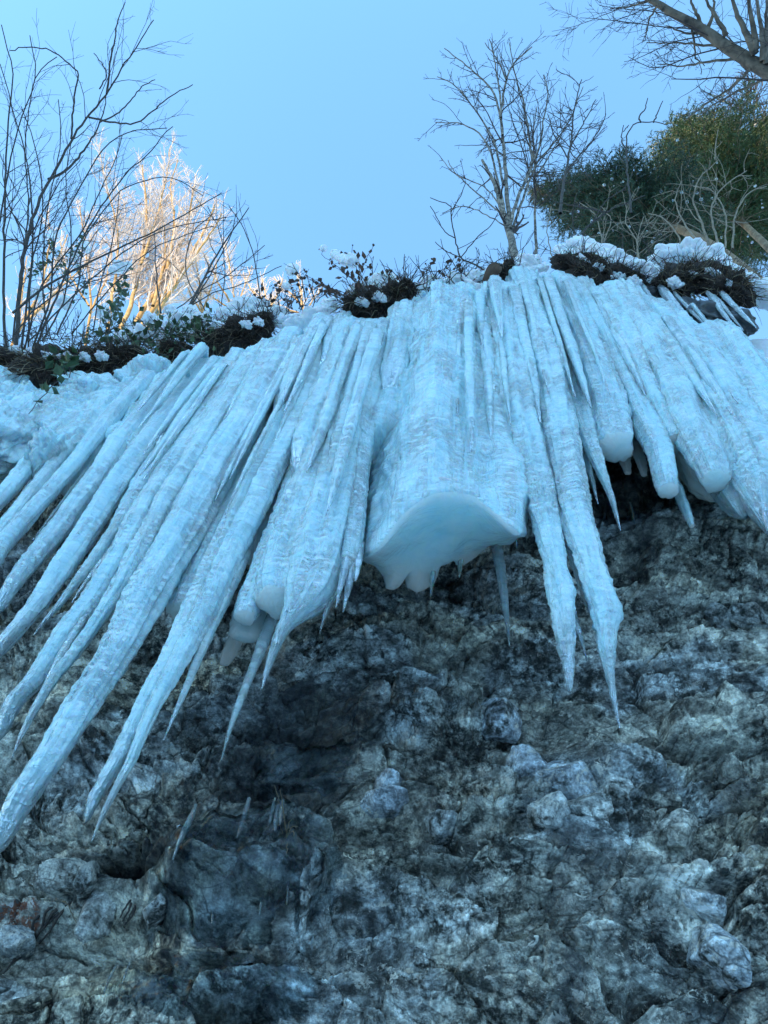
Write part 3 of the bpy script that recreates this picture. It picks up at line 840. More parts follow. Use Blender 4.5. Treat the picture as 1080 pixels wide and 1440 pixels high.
    cap2 = np.stack([np.full(nth, topc), (nrow - 1) * nth + j, (nrow - 1) * nth + (j + 1) % nth], -1)
    mi = np.concatenate([(np.arange(nrow - 1) < len(kk)).repeat(nth).astype(int), np.ones(nth, int), np.zeros(nth, int)])
    uv = np.vstack(uvs + [[[0, 0], [0, 0]]])
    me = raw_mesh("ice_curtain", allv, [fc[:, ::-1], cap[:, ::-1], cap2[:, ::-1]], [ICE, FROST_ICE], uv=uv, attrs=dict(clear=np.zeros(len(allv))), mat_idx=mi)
    return put("ice_curtain", me, None, "massive central ice curtain with a broken scalloped underside", "ice curtain")
CURTAIN = central_curtain()
for pts_, dy_ in (([(646, 812, 2), (647, 800, 6), (649, 780, 9)], 0.37), ([(606, 838, 2), (607, 826, 5), (609, 806, 8)], 0.36)):
    icicle(None, pts_, dy_, clear=0.4, top=pts_[-1][1] - 14, name="drip", cat=None, parent=CURTAIN)


def blob_mesh(name, r, mat, seed=0, amp=0.25, fr=1.6, n=40, detail=4, uvs=None):
    "noisy ellipsoid with semi-axes r"
    nu, nv = n, n // 2 + 1
    ph = np.linspace(0.02, math.pi - 0.02, nv)[:, None]; th = np.linspace(0, 2 * math.pi, nu, endpoint=False)[None]
    x, y, z = np.sin(ph) * np.cos(th), np.sin(ph) * np.sin(th), np.cos(ph) + 0 * th
    d = 1 + amp * fbm(x * fr + seed * 1.7, y * fr, z * fr, detail, seed)
    V = np.stack([x * d * r[0], y * d * r[1], z * d * r[2]], -1).reshape(-1, 3)
    fc = grid_faces(nv, nu, True)
    uv = np.stack([th * r[0] + 0 * ph, z * r[2]], -1).reshape(-1, 2)
    return raw_mesh(name, V, fc, mat, uv=uv, attrs=dict(clear=np.zeros(len(V))))


for i, (u, v, w, h, dy, lab) in enumerate([
        (12, 612, 120, 74, -0.02, "domed ice mound at the left edge, above the hanging icicles"),
        (5, 578, 110, 44, 0.06, "second ice mound above the domed one at left"),
        (20, 552, 120, 30, 0.10, "low ripple-topped mound below the dark left bank"),
        (66, 650, 44, 34, -0.06, "glassy grey lump where three left icicles begin"),
        (130, 566, 110, 34, 0.06, "bubbly ice shelf below the dark left bank"),
        (215, 540, 90, 30, 0.06, "rough icy shoulder below the left bushes"),
        (8, 530, 70, 26, 0.14, "bluish glazed hump at the extreme left under the bank")]):
    p = on(u, v, dy + 0.10); k = depth(p) / F
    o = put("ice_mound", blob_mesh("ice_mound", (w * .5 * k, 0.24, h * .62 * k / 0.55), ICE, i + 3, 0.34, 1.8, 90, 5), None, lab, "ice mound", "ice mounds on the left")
    o.location = p

# white cascade of short fused icicles under the snowy clump
for u, v, w, tv, lab in ((428, 506, 13, 462, "leftmost thin strand of the white ice cascade"), (440, 514, 16, 456, "second strand from the left in the white ice cascade"),
                         (453, 520, 18, 450, "middle strand of the white ice cascade, reaching lowest"), (464, 504, 16, 446, "strand right of the lowest one in the white ice cascade"), (474, 492, 12, 444, "rightmost strand of the white ice cascade, against dark roots")):
    icicle(lab, [(u, v, 4), (u + 3, v - 8, w * .9), (u + 10, v - 34, w * 1.5)], -0.08, clear=0.2, top=tv, group="strands of the white ice cascade")
# ================================================================== LEDGE, PLANTS, TREES
def bank():
    "steep snowy slope above the ledge"
    xs = np.linspace(-16, 16, 260); ds = np.concatenate([np.linspace(0, 0.6, 14), np.linspace(0.7, 22, 60)])
    X, Dd = np.meshgrid(xs, ds)
    z0 = zledge(X)
    Y = ylin(X) + 0.28 + Dd
    lip = 0.22 * sstep(0, 0.12, Dd) * sstep(1.2, 2.2, X)
    Z = z0 - 0.12 + lip + Dd * 0.85 + (fbm(X * 2.2, Dd * 2.2, 0, 4, 201) * 0.14 + fbm(X * .4, Dd * .4, 0, 3, 205) * .3) * sstep(0, 0.4, Dd)
    X2 = np.vstack([X[:1], X]); Y2 = np.vstack([Y[:1], Y]); Z2 = np.vstack([Z[:1] - 0.5, Z])
    me = raw_mesh("snowy_bank", np.stack([X2, Y2, Z2], -1).reshape(-1, 3), grid_faces(*X2.shape), SNOW)
    put("snowy_bank", me, kind="structure", label="steep snowy bank above the cliff edge")
bank()


class Tubes:
    def __init__(s): s.V = []; s.Fq = []; s.n = 0; s.a = []
    def add(s, P, r, k=4):
        P = np.asarray(P, float); n = len(P)
        if n < 2: return
        r = np.broadcast_to(np.asarray(r, float), (n,))
        T = np.gradient(P, axis=0); T /= np.linalg.norm(T, axis=1)[:, None] + 1e-9
        ref = np.array([0.31, 0.87, 0.38]) if abs(T[0] @ np.array([0.31, 0.87, 0.38])) < 0.9 else np.array([1.0, 0, 0])
        A = np.cross(T, ref); A /= np.linalg.norm(A, axis=1)[:, None] + 1e-9
        B = np.cross(T, A)
        th = np.linspace(0, 2 * math.pi, k, endpoint=False)
        V = P[:, None] + r[:, None, None] * (np.cos(th)[None, :, None] * A[:, None] + np.sin(th)[None, :, None] * B[:, None])
        s.V.append(V.reshape(-1, 3)); s.Fq.append(grid_faces(n, k, True) + s.n); s.n += n * k
    def build(s, name, mat, parent=None, origin=None, **kw):
        V = np.vstack(s.V)
        o0 = np.zeros(3) if origin is None else np.asarray(origin)
        return put(name, raw_mesh(name, V - o0, np.vstack(s.Fq), mat, smooth=True), parent, **kw)


def unit(v): return v / (np.linalg.norm(v) + 1e-9)


def grow(g, T, P, r0, r1, lv, o, k=5, depth_=0):
    """tube along P, then side shoots; o: dict per level with dens (per metre), ratio, ang, up, wander, rmin"""
    n = len(P)
    tt = np.linspace(0, 1, n)
    rad = r0 * (1 - tt) + r1 * tt
    T[min(depth_, len(T) - 1)].add(P, rad, max(3, k))
    if lv == 0: return
    q = o[depth_] if depth_ < len(o) else o[-1]
    seg = np.linalg.norm(np.diff(P, axis=0), axis=1); L = seg.sum()
    m = max(1, int(g.poisson(L * q["dens"])))
    for _ in range(m):
        s = g.uniform(q.get("s0", 0.15), 0.98)
        i = min(n - 2, int(s * (n - 1))); f = s * (n - 1) - i
        p = P[i] * (1 - f) + P[i + 1] * f
        t = unit(P[i + 1] - P[i])
        a = unit(np.cross(t, g.normal(size=3)))
        ang = R(g.uniform(*q["ang"]))
        d = unit(t * math.cos(ang) + a * math.sin(ang) + np.array([0, 0, q.get("up", 0.1)]))
        ll = L * q["ratio"] * (1 - 0.55 * s) * g.uniform(0.5, 1.15)
        ll = min(ll, q.get("lmax", 9))
        ns = max(3, int(3 + ll / q.get("step", 0.15)))
        ns = min(ns, 9)
        C = [p]
        for j in range(ns - 1):
            d = unit(d + g.normal(size=3) * q["wander"] + np.array([0, 0, q.get("up", 0.1) * 0.25]))
            C.append(C[-1] + d * ll / (ns - 1))
        rr = max(q["rmin"], (rad[i] * q.get("rr", 0.55)))
        grow(g, T, np.array(C), rr, max(q["rmin"] * 0.6, rr * 0.35), lv - 1, o, max(3, k - 1), depth_ + 1)


def path3(pts, t0, t1, n=None, jit=0.0, g=None):
    "(u, v) picture polyline lifted to slant distances t0 -> t1"
    P = np.array([[u, v] for u, v in pts], float)
    L = np.concatenate([[0], np.cumsum(np.linalg.norm(np.diff(P, axis=0), axis=1))]); L /= L[-1]
    Q = np.array([at(u, v, t0 + (t1 - t0) * l) for (u, v), l in zip(P, L)])
    out = polyline(Q, n or max(6, len(pts) * 4))
    if jit and g is not None:
        out[1:-1] += g.normal(size=(len(out) - 2, 3)) * jit
    return out


def px_r(w, t): return 0.5 * w * t / F


def plant(name, label, cat, stems, t0, t1, seed, opts, lv, mats, group=None, parts=("stem", "crown"), jit=0.004, tip=0.35):
    """stems: (polyline, width px at base, t-fraction start, t-fraction end). One thing, a mesh for the stems and one for the fine wood."""
    g = np.random.default_rng(seed)
    T = [Tubes() for _ in parts]
    base = None
    for st in stems:
        pts, w = st[0], st[1]
        a, b = (st[2], st[3]) if len(st) > 3 else (0.0, 1.0)
        ta, tb = t0 + (t1 - t0) * a, t0 + (t1 - t0) * b
        P = path3(pts, ta, tb, jit=jit * ta / 9, g=g)
        if base is None: base = P[0]
        r0 = px_r(w, ta)
        grow(g, T, P, r0, max(r0 * tip, px_r(1.0, tb)), lv, opts, 7)
    e = empty(name, base, label, cat, group)
    for tb_, nm, m in zip(T, parts, mats):
        if tb_.V: tb_.build(nm, m, e, base)
    e["_pts"] = 0
    del e["_pts"]
    return e, T, base


def leaf_mesh(name, P, D, size, g, mat, parent, origin, cup=0.3):
    "many small folded leaves at points P pointing along D"
    n = len(P)
    D = D / (np.linalg.norm(D, axis=1)[:, None] + 1e-9)
    A = np.cross(D, g.normal(size=(n, 3))); A /= np.linalg.norm(A, axis=1)[:, None] + 1e-9
    N = np.cross(D, A)
    s = (size * g.uniform(0.6, 1.25, n))[:, None]
    v0 = P; v1 = P + D * s * 0.45 + A * s * 0.34 + N * s * cup * .3; v2 = P + D * s; v3 = P + D * s * 0.45 - A * s * 0.34 + N * s * cup * .3
    vm = P + D * s * 0.5
    V = np.stack([v0, v1, v2, v3], 1).reshape(-1, 3)
    i = np.arange(n)[:, None] * 4
    tri = np.vstack([np.hstack([i, i + 1, i + 2]), np.hstack([i, i + 2, i + 3])])
    return put(name, raw_mesh(name, V - origin, tri, mat, smooth=False), parent)


def lumps(name, items, mat, parent=None, origin=None, seed=0, amp=0.25, n=22, **kw):
    "several noisy ellipsoids (centre, semi-axes) grown into one mesh"
    Vs, Fs, c = [], [], 0
    o0 = np.zeros(3) if origin is None else np.asarray(origin)
    nu, nv = n, n // 2 + 1
    ph = np.linspace(0.03, math.pi - 0.03, nv)[:, None]; th = np.linspace(0, 2 * math.pi, nu, endpoint=False)[None]
    x, y, z = np.sin(ph) * np.cos(th), np.sin(ph) * np.sin(th), np.cos(ph) + 0 * th
    for i, (p, r) in enumerate(items):
        d = 1 + amp * fbm(x * 1.5 + (seed + i) * 2.7, y * 1.5, z * 1.5, 4, seed)
        V = np.stack([x * d * r[0] + p[0], y * d * r[1] + p[1], z * d * r[2] + p[2]], -1).reshape(-1, 3)
        Vs.append(V - o0); Fs.append(grid_faces(nv, nu, True) + c); c += len(V)
    return put(name, raw_mesh(name, np.vstack(Vs), np.vstack(Fs), mat), parent, **kw)


def edge(u, v, dy=0.0): return on(u, v, dy)


def lump_arrays(items, n, amp, seed):
    nu, nv = n, n // 2 + 1
    ph = np.linspace(0.03, math.pi - 0.03, nv)[:, None]; th = np.linspace(0, 2 * math.pi, nu, endpoint=False)[None]
    x, y, z = np.sin(ph) * np.cos(th), np.sin(ph) * np.sin(th), np.cos(ph) + 0 * th
    Vs, Fs = [], []
    for i, (p, r) in enumerate(items):
        d = 1 + amp * perlin(x * 1.5 + (seed + i) * 2.7, y * 1.5, z * 1.5, seed)
        Vs.append(np.stack([x * d * r[0] + p[0], y * d * r[1] + p[1], z * d * r[2] + p[2]], -1).reshape(-1, 3)); Fs.append(grid_faces(nv, nu, True) + i * nu * nv)
    return np.vstack(Vs), np.vstack(Fs)


# ---- overhanging turf with roots and dead grass
def turf(label, spots, seed, dy, n_str, straw=0.12, down=0.5, group="turf overhangs on the cliff edge"):
    g = np.random.default_rng(seed)
    items = []
    for u, v, w, h in spots:
        p = edge(u, v, dy); k = depth(p) / F
        items.append((p, (w * .5 * k, 0.13, h * .42 * k / 0.5)))
    base = items[0][0]
    e = empty("turf_overhang", base, label, "turf", group)
    lumps("soil", items, SOIL, e, base, seed, 0.75, 40)
    for nm, mat, cnt, rr in (("root", ROOT, int(n_str * (1 - straw)), 0.0042), ("dead_grass", STRAW, int(n_str * straw), 0.0040)):
        T = Tubes()
        for _ in range(cnt):
            p, r = items[g.integers(len(items))]
            d = unit(g.normal(size=3)); d[1] = -abs(d[1]) * 0.9
            q = p + d * np.array(r) * g.uniform(0.8, 1.05)
            L = g.uniform(0.06, 0.40) ** 1.0 * g.uniform(.5, 1.1) * (1.0 if nm == "root" else 1.1)
            dr = unit(d * np.array([.35, .8, .15]) + np.array([0, 0, -down * 0.8]) + g.normal(size=3) * 0.35)
            C = [q - dr * 0.05]
            for j in range(5):
                dr = unit(dr + np.array([0, 0, -down * 0.33]) + g.normal(size=3) * 0.22); C.append(C[-1] + dr * L / 5)
            T.add(np.array(C), np.linspace(rr, rr * 0.4, 6) * g.uniform(0.6, 1.4), 3)
        if T.V: T.build(nm, mat, e, base)
    return e


turf("dark turf bank at far left, full of hanging roots", [(20, 510, 80, 34), (70, 518, 80, 36), (115, 514, 70, 34), (158, 508, 50, 22)], 1, 0.04, 1800, 0.28)
turf("low dark turf between the left bushes and the ice", [(200, 512, 70, 14), (250, 500, 60, 14), (305, 488, 46, 16)], 2, 0.12, 900, 0.25)
turf("shaggy dark tussock under a snow hood, left of the ice cascade", [(340, 470, 56, 32), (368, 462, 34, 22)], 3, 0.05, 900, 0.12)
turf("dark root clump in the middle of the cliff edge beneath seed heads", [(522, 430, 46, 30), (550, 424, 36, 20), (498, 436, 30, 22), (570, 416, 24, 14)], 4, 0.0, 900, 0.08)
turf("wide dark turf overhang under the thick snow hood at right", [(812, 376, 60, 30), (845, 388, 70, 34), (880, 400, 50, 24)], 5, 0.0, 1300, 0.10)
turf("grass tuft with pale straws hanging over the row of small icicles", [(950, 402, 50, 34), (990, 392, 80, 50), (1028, 408, 50, 40)], 6, 0.0, 1300, 0.30)
turf("small brown root clump beside the wooden stub", [(712, 384, 22, 16)], 8, 0.05, 90, 0.2)

# dark wet rock in the gap below the grass tuft
_items = []
for u, v, w, h in ((965, 438, 70, 30), (1010, 446, 80, 34), (1040, 455, 50, 22), (905, 416, 50, 16)):
    p = edge(u, v, 0.06); k = depth(p) / F; _items.append((p, (w * .5 * k, 0.10, h * .5 * k / .5)))
o = lumps("rock_ledge", _items, mat_simple("wet_rock", (0.012, 0.013, 0.015), (0.05, 0.055, 0.06), 9, 0.35, 0.7, 0.03), None, None, 9, 0.4, 40, label="wet black rock in the gap behind the small icicle row", cat="rock")


# ---- snow lying on the edge
def snow(label, spots, seed, dy=0.0, dep=0.16, name="snow_heap", group="snow hoods on the cliff edge", amp=0.3):
    items = []
    for s in spots:
        u, v, w, h = s[:4]
        p = edge(u, v, dy); k = depth(p) / F
        items.append((p, (w * .46 * k, max(0.03, min(dep, w * .4 * k)), max(h * .40 * k / 0.6, 0.015))))
    for (pa, ra), (pb, rb) in list(zip(items[:-1], items[1:])):
        gap = np.linalg.norm(pb - pa) - 0.8 * (ra[0] + rb[0])
        for f in np.linspace(0, 1, 2 + max(1, int(gap / (0.8 * min(ra[0], rb[0])) + 1)))[1:-1]:
            items.append((pa * (1 - f) + pb * f - [0, 0, 0.3 * min(ra[2], rb[2])], tuple(0.75 * min(a, b) * (1 if i_ else 1.3) for i_, (a, b) in enumerate(zip(ra, rb)))))
    o0 = items[0][0]
    o = lumps(name, items, SNOW, None, o0, seed, amp * 1.4, 34, label=label, cat="snow", group=group)
    o.location = o0
    return o


snow("thick lumpy snow hood on the wide dark turf overhang", [(812, 352, 44, 30), (840, 362, 54, 26), (868, 374, 50, 20), (893, 386, 46, 16), (790, 352, 22, 20), (800, 368, 18, 18), (826, 342, 20, 18), (915, 380, 26, 16), (855, 356, 26, 14)], 11, 0.02)
snow("snow behind the grass tuft, right of the hollow", [(938, 366, 50, 22), (970, 362, 60, 24), (1002, 366, 50, 20), (1030, 384, 34, 24), (1052, 402, 44, 30), (1082, 412, 46, 40), (1112, 412, 46, 40)], 12, 0.16, 0.25)
snow("snow heap around the wooden stub below the birch", [(738, 372, 34, 18), (715, 377, 26, 16), (690, 388, 26, 26), (705, 384, 16, 18), (752, 366, 20, 18), (668, 392, 30, 22), (640, 398, 34, 20), (765, 376, 14, 14)], 13, 0.10)
snow("crumbly snow among dead stems left of the wooden stub", [(610, 402, 34, 14), (588, 408, 26, 12), (655, 404, 28, 20), (672, 408, 22, 18)], 14, 0.12)
snow("snow on the dark root clump in the middle", [(540, 400, 40, 24), (520, 404, 28, 18), (563, 404, 28, 18), (545, 388, 14, 18), (500, 408, 22, 14)], 15, 0.06)
snow("snow crest over the white ice cascade", [(440, 452, 44, 14), (415, 460, 34, 12), (464, 430, 26, 12), (452, 440, 22, 12), (398, 452, 26, 16)], 16, 0.02)
snow("snow hood of the shaggy tussock", [(340, 440, 50, 22), (365, 432, 36, 20), (318, 446, 34, 18), (390, 440, 28, 18)], 17, 0.08)
_g = np.random.default_rng(77)
for u, v, w, h in ((252, 452, 30, 16), (284, 452, 30, 18), (224, 460, 26, 18), (268, 438, 18, 14), (302, 462, 24, 14), (240, 436, 16, 14), (212, 448, 16, 16), (200, 472, 28, 14), (262, 470, 22, 12), (232, 482, 24, 12), (290, 474, 24, 11), (318, 456, 16, 12), (186, 462, 16, 14), (170, 478, 24, 12)):
    snow("small snow clump among the twigs along the foot of the left bushes", [(u, v, w, h), (u + w * _g.uniform(-.5, .5), v - h * _g.uniform(.1, .5), w * .5, h * .6), (u + w * _g.uniform(-.6, .6), v + h * .2, w * .55, h * .5)], int(u), _g.uniform(-.02, .16), 0.12, name="snow_clump", group="small snow clumps at the foot of the left bushes", amp=0.45)
snow("egg-shaped snow ball on a twig tip against the sky", [(411, 379, 21, 22)], 20, -0.05, name="snow_ball", group="snow balls on twigs", amp=0.12)
snow("small snow ball highest above the middle root clump", [(455, 349, 12, 15)], 21, -0.05, name="snow_ball", group="snow balls on twigs", amp=0.15)
snow("snow lump on the leafy seed-head stalk", [(495, 366, 24, 20), (471, 357, 16, 14), (484, 368, 14, 10)], 22, -0.05, name="snow_ball", group="snow balls on twigs", amp=0.2)
snow("small snow ball beside the low leaves under the egg-shaped one", [(403, 402, 13, 12)], 23, -0.04, name="snow_ball", group="snow balls on twigs", amp=0.2)
snow("snow patch caught on the break of the central curtain", [(618, 684, 40, 10), (640, 682, 22, 7), (600, 690, 20, 7)], 24, -0.13, 0.05, name="snow_patch", group="snow patch on ice", amp=0.3)
snow("angular snow lump on a leaning left bush branch", [(168, 376, 22, 14), (160, 380, 14, 12), (180, 372, 12, 7)], 25, 0.3, name="snow_lump", group="snow lumps in the left bush", amp=0.3)
for i, (u, v, w, h, lab) in enumerate([(72, 330, 12, 26, "streak of snow on the thickest left bush stem"), (118, 345, 14, 20, "snow on the fork in the middle of the left bush"), (104, 360, 14, 14, "small snow lump just left of the bush fork"),
                                       (50, 410, 16, 24, "snow low between the left bush stems"), (90, 425, 18, 22, "snow clod low among the left bush leaves"), (145, 440, 20, 18, "snow clod right of the far left turf")]):
    snow(lab, [(u, v, w, h), (u + 5, v + 6, w * .7, h * .6)], 30 + i, 0.3, 0.07, name="snow_lump", group="snow lumps in the left bush", amp=0.3)

_g = np.random.default_rng(78)
for u, v in ((20, 492), (44, 498), (66, 500), (92, 502), (118, 502), (142, 500), (345, 456), (362, 452), (508, 424), (532, 418), (818, 368), (842, 376), (868, 388), (890, 396), (948, 398), (972, 386), (1000, 384), (1022, 398)):
    w = _g.uniform(10, 20)
    snow("small clot of snow caught in the dark hanging turf", [(u, v, w, w * .5), (u + w * .4, v + 2, w * .6, w * .4)], int(u) + 400, -0.10, 0.06, name="snow_clot", group="clots of snow caught in the turf", amp=0.5)

# ---- left bushes
DARK = (BARK, TWIG)
tw = [dict(dens=3.2, ratio=0.34, ang=(20, 52), up=0.18, wander=0.12, rmin=0.0030, rr=0.45, s0=0.2, lmax=1.3),
      dict(dens=3.4, ratio=0.40, ang=(22, 58), up=0.12, wander=0.15, rmin=0.0022, rr=0.6, s0=0.15, lmax=0.6)]
t0 = depth(edge(22, 490, 0.25)); t0 = np.linalg.norm(edge(22, 490, 0.25) - EYE)
plant("bare_bush", "tall bare bush leaning right, its arching twig curling over at the top left", "bush",
      [([(22, 492), (27, 420), (35, 350), (55, 282), (75, 245), (110, 182), (128, 160), (150, 132), (172, 95), (190, 70), (205, 45), (216, 28)], 6.0),
       ([(150, 132), (155, 92), (160, 60), (167, 25), (176, 3)], 2.6, .75, 1.1),
       ([(68, 252), (95, 238), (115, 215), (135, 185), (145, 160), (150, 132)], 3.4, .5, .75),
       ([(125, 165), (165, 173), (195, 172), (215, 155), (245, 132), (271, 119)], 2.4, .65, 1.0),
       ([(140, 172), (165, 160), (185, 140), (200, 122), (218, 112)], 2.0, .65, .95),
       ([(100, 195), (102, 160), (105, 130), (111, 104), (100, 92), (75, 73), (45, 66), (14, 71)], 2.4, .6, 1.0),
       ([(140, 125), (150, 100), (132, 75)], 1.6, .8, 1.0)],
      t0, t0 * 1.36, 101, tw, 2, DARK, "bare bushes at the left", tip=0.2)
plant("bare_bush", "upright dark-stemmed bush cut by the left edge", "bush",
      [([(8, 500), (5, 400), (8, 250), (14, 150), (18, 100), (8, 60), (2, 35)], 4.0), ([(30, 490), (46, 340), (38, 230), (20, 165), (0, 90)], 3.0),
       ([(-20, 500), (-10, 380), (5, 280), (25, 180), (50, 110), (42, 50)], 3.0), ([(18, 480), (30, 380), (40, 290), (35, 210), (44, 130), (60, 95), (80, 80)], 2.4),
       ([(40, 490), (44, 380), (60, 300), (52, 220), (30, 150)], 2.6)],
      t0 * 1.02, t0 * 1.38, 102, tw, 2, DARK, "bare bushes at the left")
plant("bare_bush", "spreading thin-stemmed bush right of the tall leaning one", "bush",
      [([(50, 490), (95, 380), (130, 310), (165, 260), (180, 240), (205, 220), (230, 190), (243, 178)], 3.2), ([(45, 492), (70, 420), (80, 330), (120, 250), (150, 205), (185, 185), (235, 180)], 2.8),
       ([(60, 480), (90, 420), (100, 330), (92, 260), (100, 200)], 2.4), ([(35, 490), (60, 400), (112, 330), (140, 270), (160, 230), (172, 190)], 2.4),
       ([(66, 470), (60, 390), (66, 300), (85, 200), (82, 140)], 2.0), ([(80, 470), (110, 400), (118, 340), (150, 290), (180, 262), (240, 250), (285, 275)], 2.2)],
      t0 * 1.03, t0 * 1.34, 103, tw, 2, DARK, "bare bushes at the left")
plant("bare_bush", "low bush with a long dark branch sweeping right in front of the golden tree", "bush",
      [([(18, 440), (60, 405), (100, 382), (160, 352), (215, 326), (262, 300), (312, 271)], 3.4), ([(40, 480), (120, 400), (180, 350), (235, 322), (280, 312), (318, 305)], 2.2),
       ([(100, 470), (160, 400), (215, 350), (262, 330), (300, 318)], 1.8), ([(130, 470), (142, 400), (160, 330), (168, 270)], 1.8), ([(20, 470), (55, 430), (105, 400), (135, 395), (180, 372)], 2.2)],
      t0 * 0.98, t0 * 1.12, 104, tw, 1, DARK, "bare bushes at the left")
t1_ = np.linalg.norm(edge(262, 445, 0.3) - EYE)
plant("bare_bush", "open thin bush with grey crossing stems, right of the golden tree", "bush",
      [([(260, 442), (285, 395), (318, 338), (350, 292)], 4.0), ([(262, 442), (296, 385), (325, 330), (332, 300)], 2.2), ([(226, 440), (219, 375), (217, 325)], 2.6), ([(255, 440), (300, 412), (345, 398), (396, 374)], 1.8),
       ([(366, 430), (360, 375), (345, 325), (322, 290)], 1.8), ([(290, 440), (262, 385), (270, 330), (300, 300)], 1.6), ([(240, 440), (290, 405), (330, 380), (372, 345)], 1.6), ([(310, 440), (316, 380), (310, 330), (292, 290)], 1.4)],
      t1_, t1_ * 1.2, 105, [dict(dens=2.4, ratio=0.4, ang=(25, 60), up=0.05, wander=0.10, rmin=0.0034, rr=0.5, s0=0.25, lmax=1.0), tw[1]], 2, DARK, "bare bushes at the left")


# ---- green leafy creepers
def creeper(label, stems, seed, n_leaf, size, dy, mat=LEAF, name="leafy_creeper", group="leafy creepers on the edge", w=1.5):
    g = np.random.default_rng(seed)
    T = Tubes(); LP, LD = [], []
    base = None
    for pts in stems:
        Q = np.array([edge(u, v, dy) for u, v in pts]); P = polyline(Q, 14)
        P += g.normal(size=P.shape) * 0.01
        if base is None: base = P[0]
        T.add(P, np.linspace(px_r(w, 8), px_r(w * .6, 8), 14), 4)
        for _ in range(n_leaf // len(stems)):
            i = g.integers(3, 14); d = unit(g.normal(size=3) + np.array([0, -.4, -.2]))
            q = P[i] + g.normal(size=3) * 0.05
            T.add(np.array([P[i], q]), 0.0022, 3)
            LP.append(q); LD.append(d)
    e = empty(name, base, label, "plant", group)
    T.build("stem", TWIG, e, base)
    leaf_mesh("foliage", np.array(LP), np.array(LD), size, g, mat, e, base)
    return e


creeper("green creeper hanging over the ice at left with one red stem", [[(85, 500), (92, 515), (90, 530), (82, 538)], [(95, 505), (98, 525), (80, 540), (50, 570), (38, 582)], [(70, 500), (92, 498), (104, 508)], [(60, 495), (84, 505), (100, 520)]], 201, 46, 0.12, -0.12)
creeper("leafy creeper climbing through the left bush", [[(40, 470), (60, 420), (95, 385), (70, 345)], [(90, 460), (120, 400), (105, 360), (120, 330)], [(30, 400), (60, 372), (100, 365)]], 202, 190, 0.085, 0.2)
creeper("green leaves along the foot of the left bushes", [[(90, 475), (130, 470), (170, 460), (200, 455)], [(120, 490), (150, 480), (190, 478), (235, 470)], [(150, 465), (165, 430), (170, 405)]], 203, 150, 0.10, -0.02)
creeper("dark evergreen leaves under the row of snow clumps", [[(200, 465), (240, 462), (285, 455), (300, 450)], [(215, 480), (260, 470), (300, 468)]], 204, 150, 0.085, -0.03)
creeper("dry brown-green leaves hanging over the low turf left of the tussock", [[(200, 480), (215, 495), (240, 500)], [(270, 475), (285, 490), (300, 492)], [(240, 470), (255, 488), (262, 498)]], 206, 60, 0.06, -0.02)
creeper("sprig of drooping dark leaves below the angular snow lump", [[(190, 372), (178, 385), (165, 395)], [(178, 390), (170, 410), (176, 425)], [(170, 430), (152, 440), (148, 448)]], 205, 14, 0.13, 0.28)


# ---- seed-head stalks and low twiggy plants along the edge
def seedplant(label, stems, seed, nh, group="withered seed-head plants on the edge", leaf=0, dy=-0.03, w=1.4):
    g = np.random.default_rng(seed); T = Tubes(); hp = []; LP = []; LD = []; base = None
    for pts in stems:
        P = polyline(np.array([edge(u, v, dy) for u, v in pts]), 12); P += g.normal(size=P.shape) * 0.006
        if base is None: base = P[0]
        T.add(P, np.linspace(px_r(w, 9), px_r(w * .5, 9), 12), 4)
        for _ in range(nh):
            i = g.integers(5, 12); d = unit(g.normal(size=3) + [0, 0, .4]); q = P[i] + d * g.uniform(0.03, 0.10)
            T.add(np.array([P[i], q]), 0.0025, 3); hp.append(q)
        hp.append(P[-1])
        for _ in range(leaf):
            LP.append(P[g.integers(2, 12)] + g.normal(size=3) * 0.03); LD.append(unit(g.normal(size=3) + [0, -.3, -.3]))
    e = empty("seed_plant", base, label, "plant", group)
    T.build("stem", TWIG, e, base)
    V, Fc = lump_arrays([(p, np.array([1, 1, 1.5]) * g.uniform(0.009, 0.02)) for p in hp], 8, 0.8, seed)
    mi = np.zeros(len(Fc), int); V = V - base
    if LP:
        P_ = np.array(LP); D_ = np.array(LD); A_ = np.cross(D_, g.normal(size=D_.shape)); A_ /= np.linalg.norm(A_, axis=1)[:, None]
        s_ = 0.075 * g.uniform(.6, 1.3, len(P_))[:, None]
        V2 = np.stack([P_, P_ + D_ * s_ * .5 + A_ * s_ * .3, P_ + D_ * s_, P_ + D_ * s_ * .5 - A_ * s_ * .3], 1).reshape(-1, 3) - base
        f2 = np.arange(len(P_) * 4).reshape(-1, 4) + len(V)
        V = np.vstack([V, V2]); Fc = np.vstack([Fc, f2]); mi = np.concatenate([mi, np.ones(len(f2), int)])
    put("foliage", raw_mesh("foliage", V, Fc, [ROOT, DRYLEAF], mat_idx=mi), e)


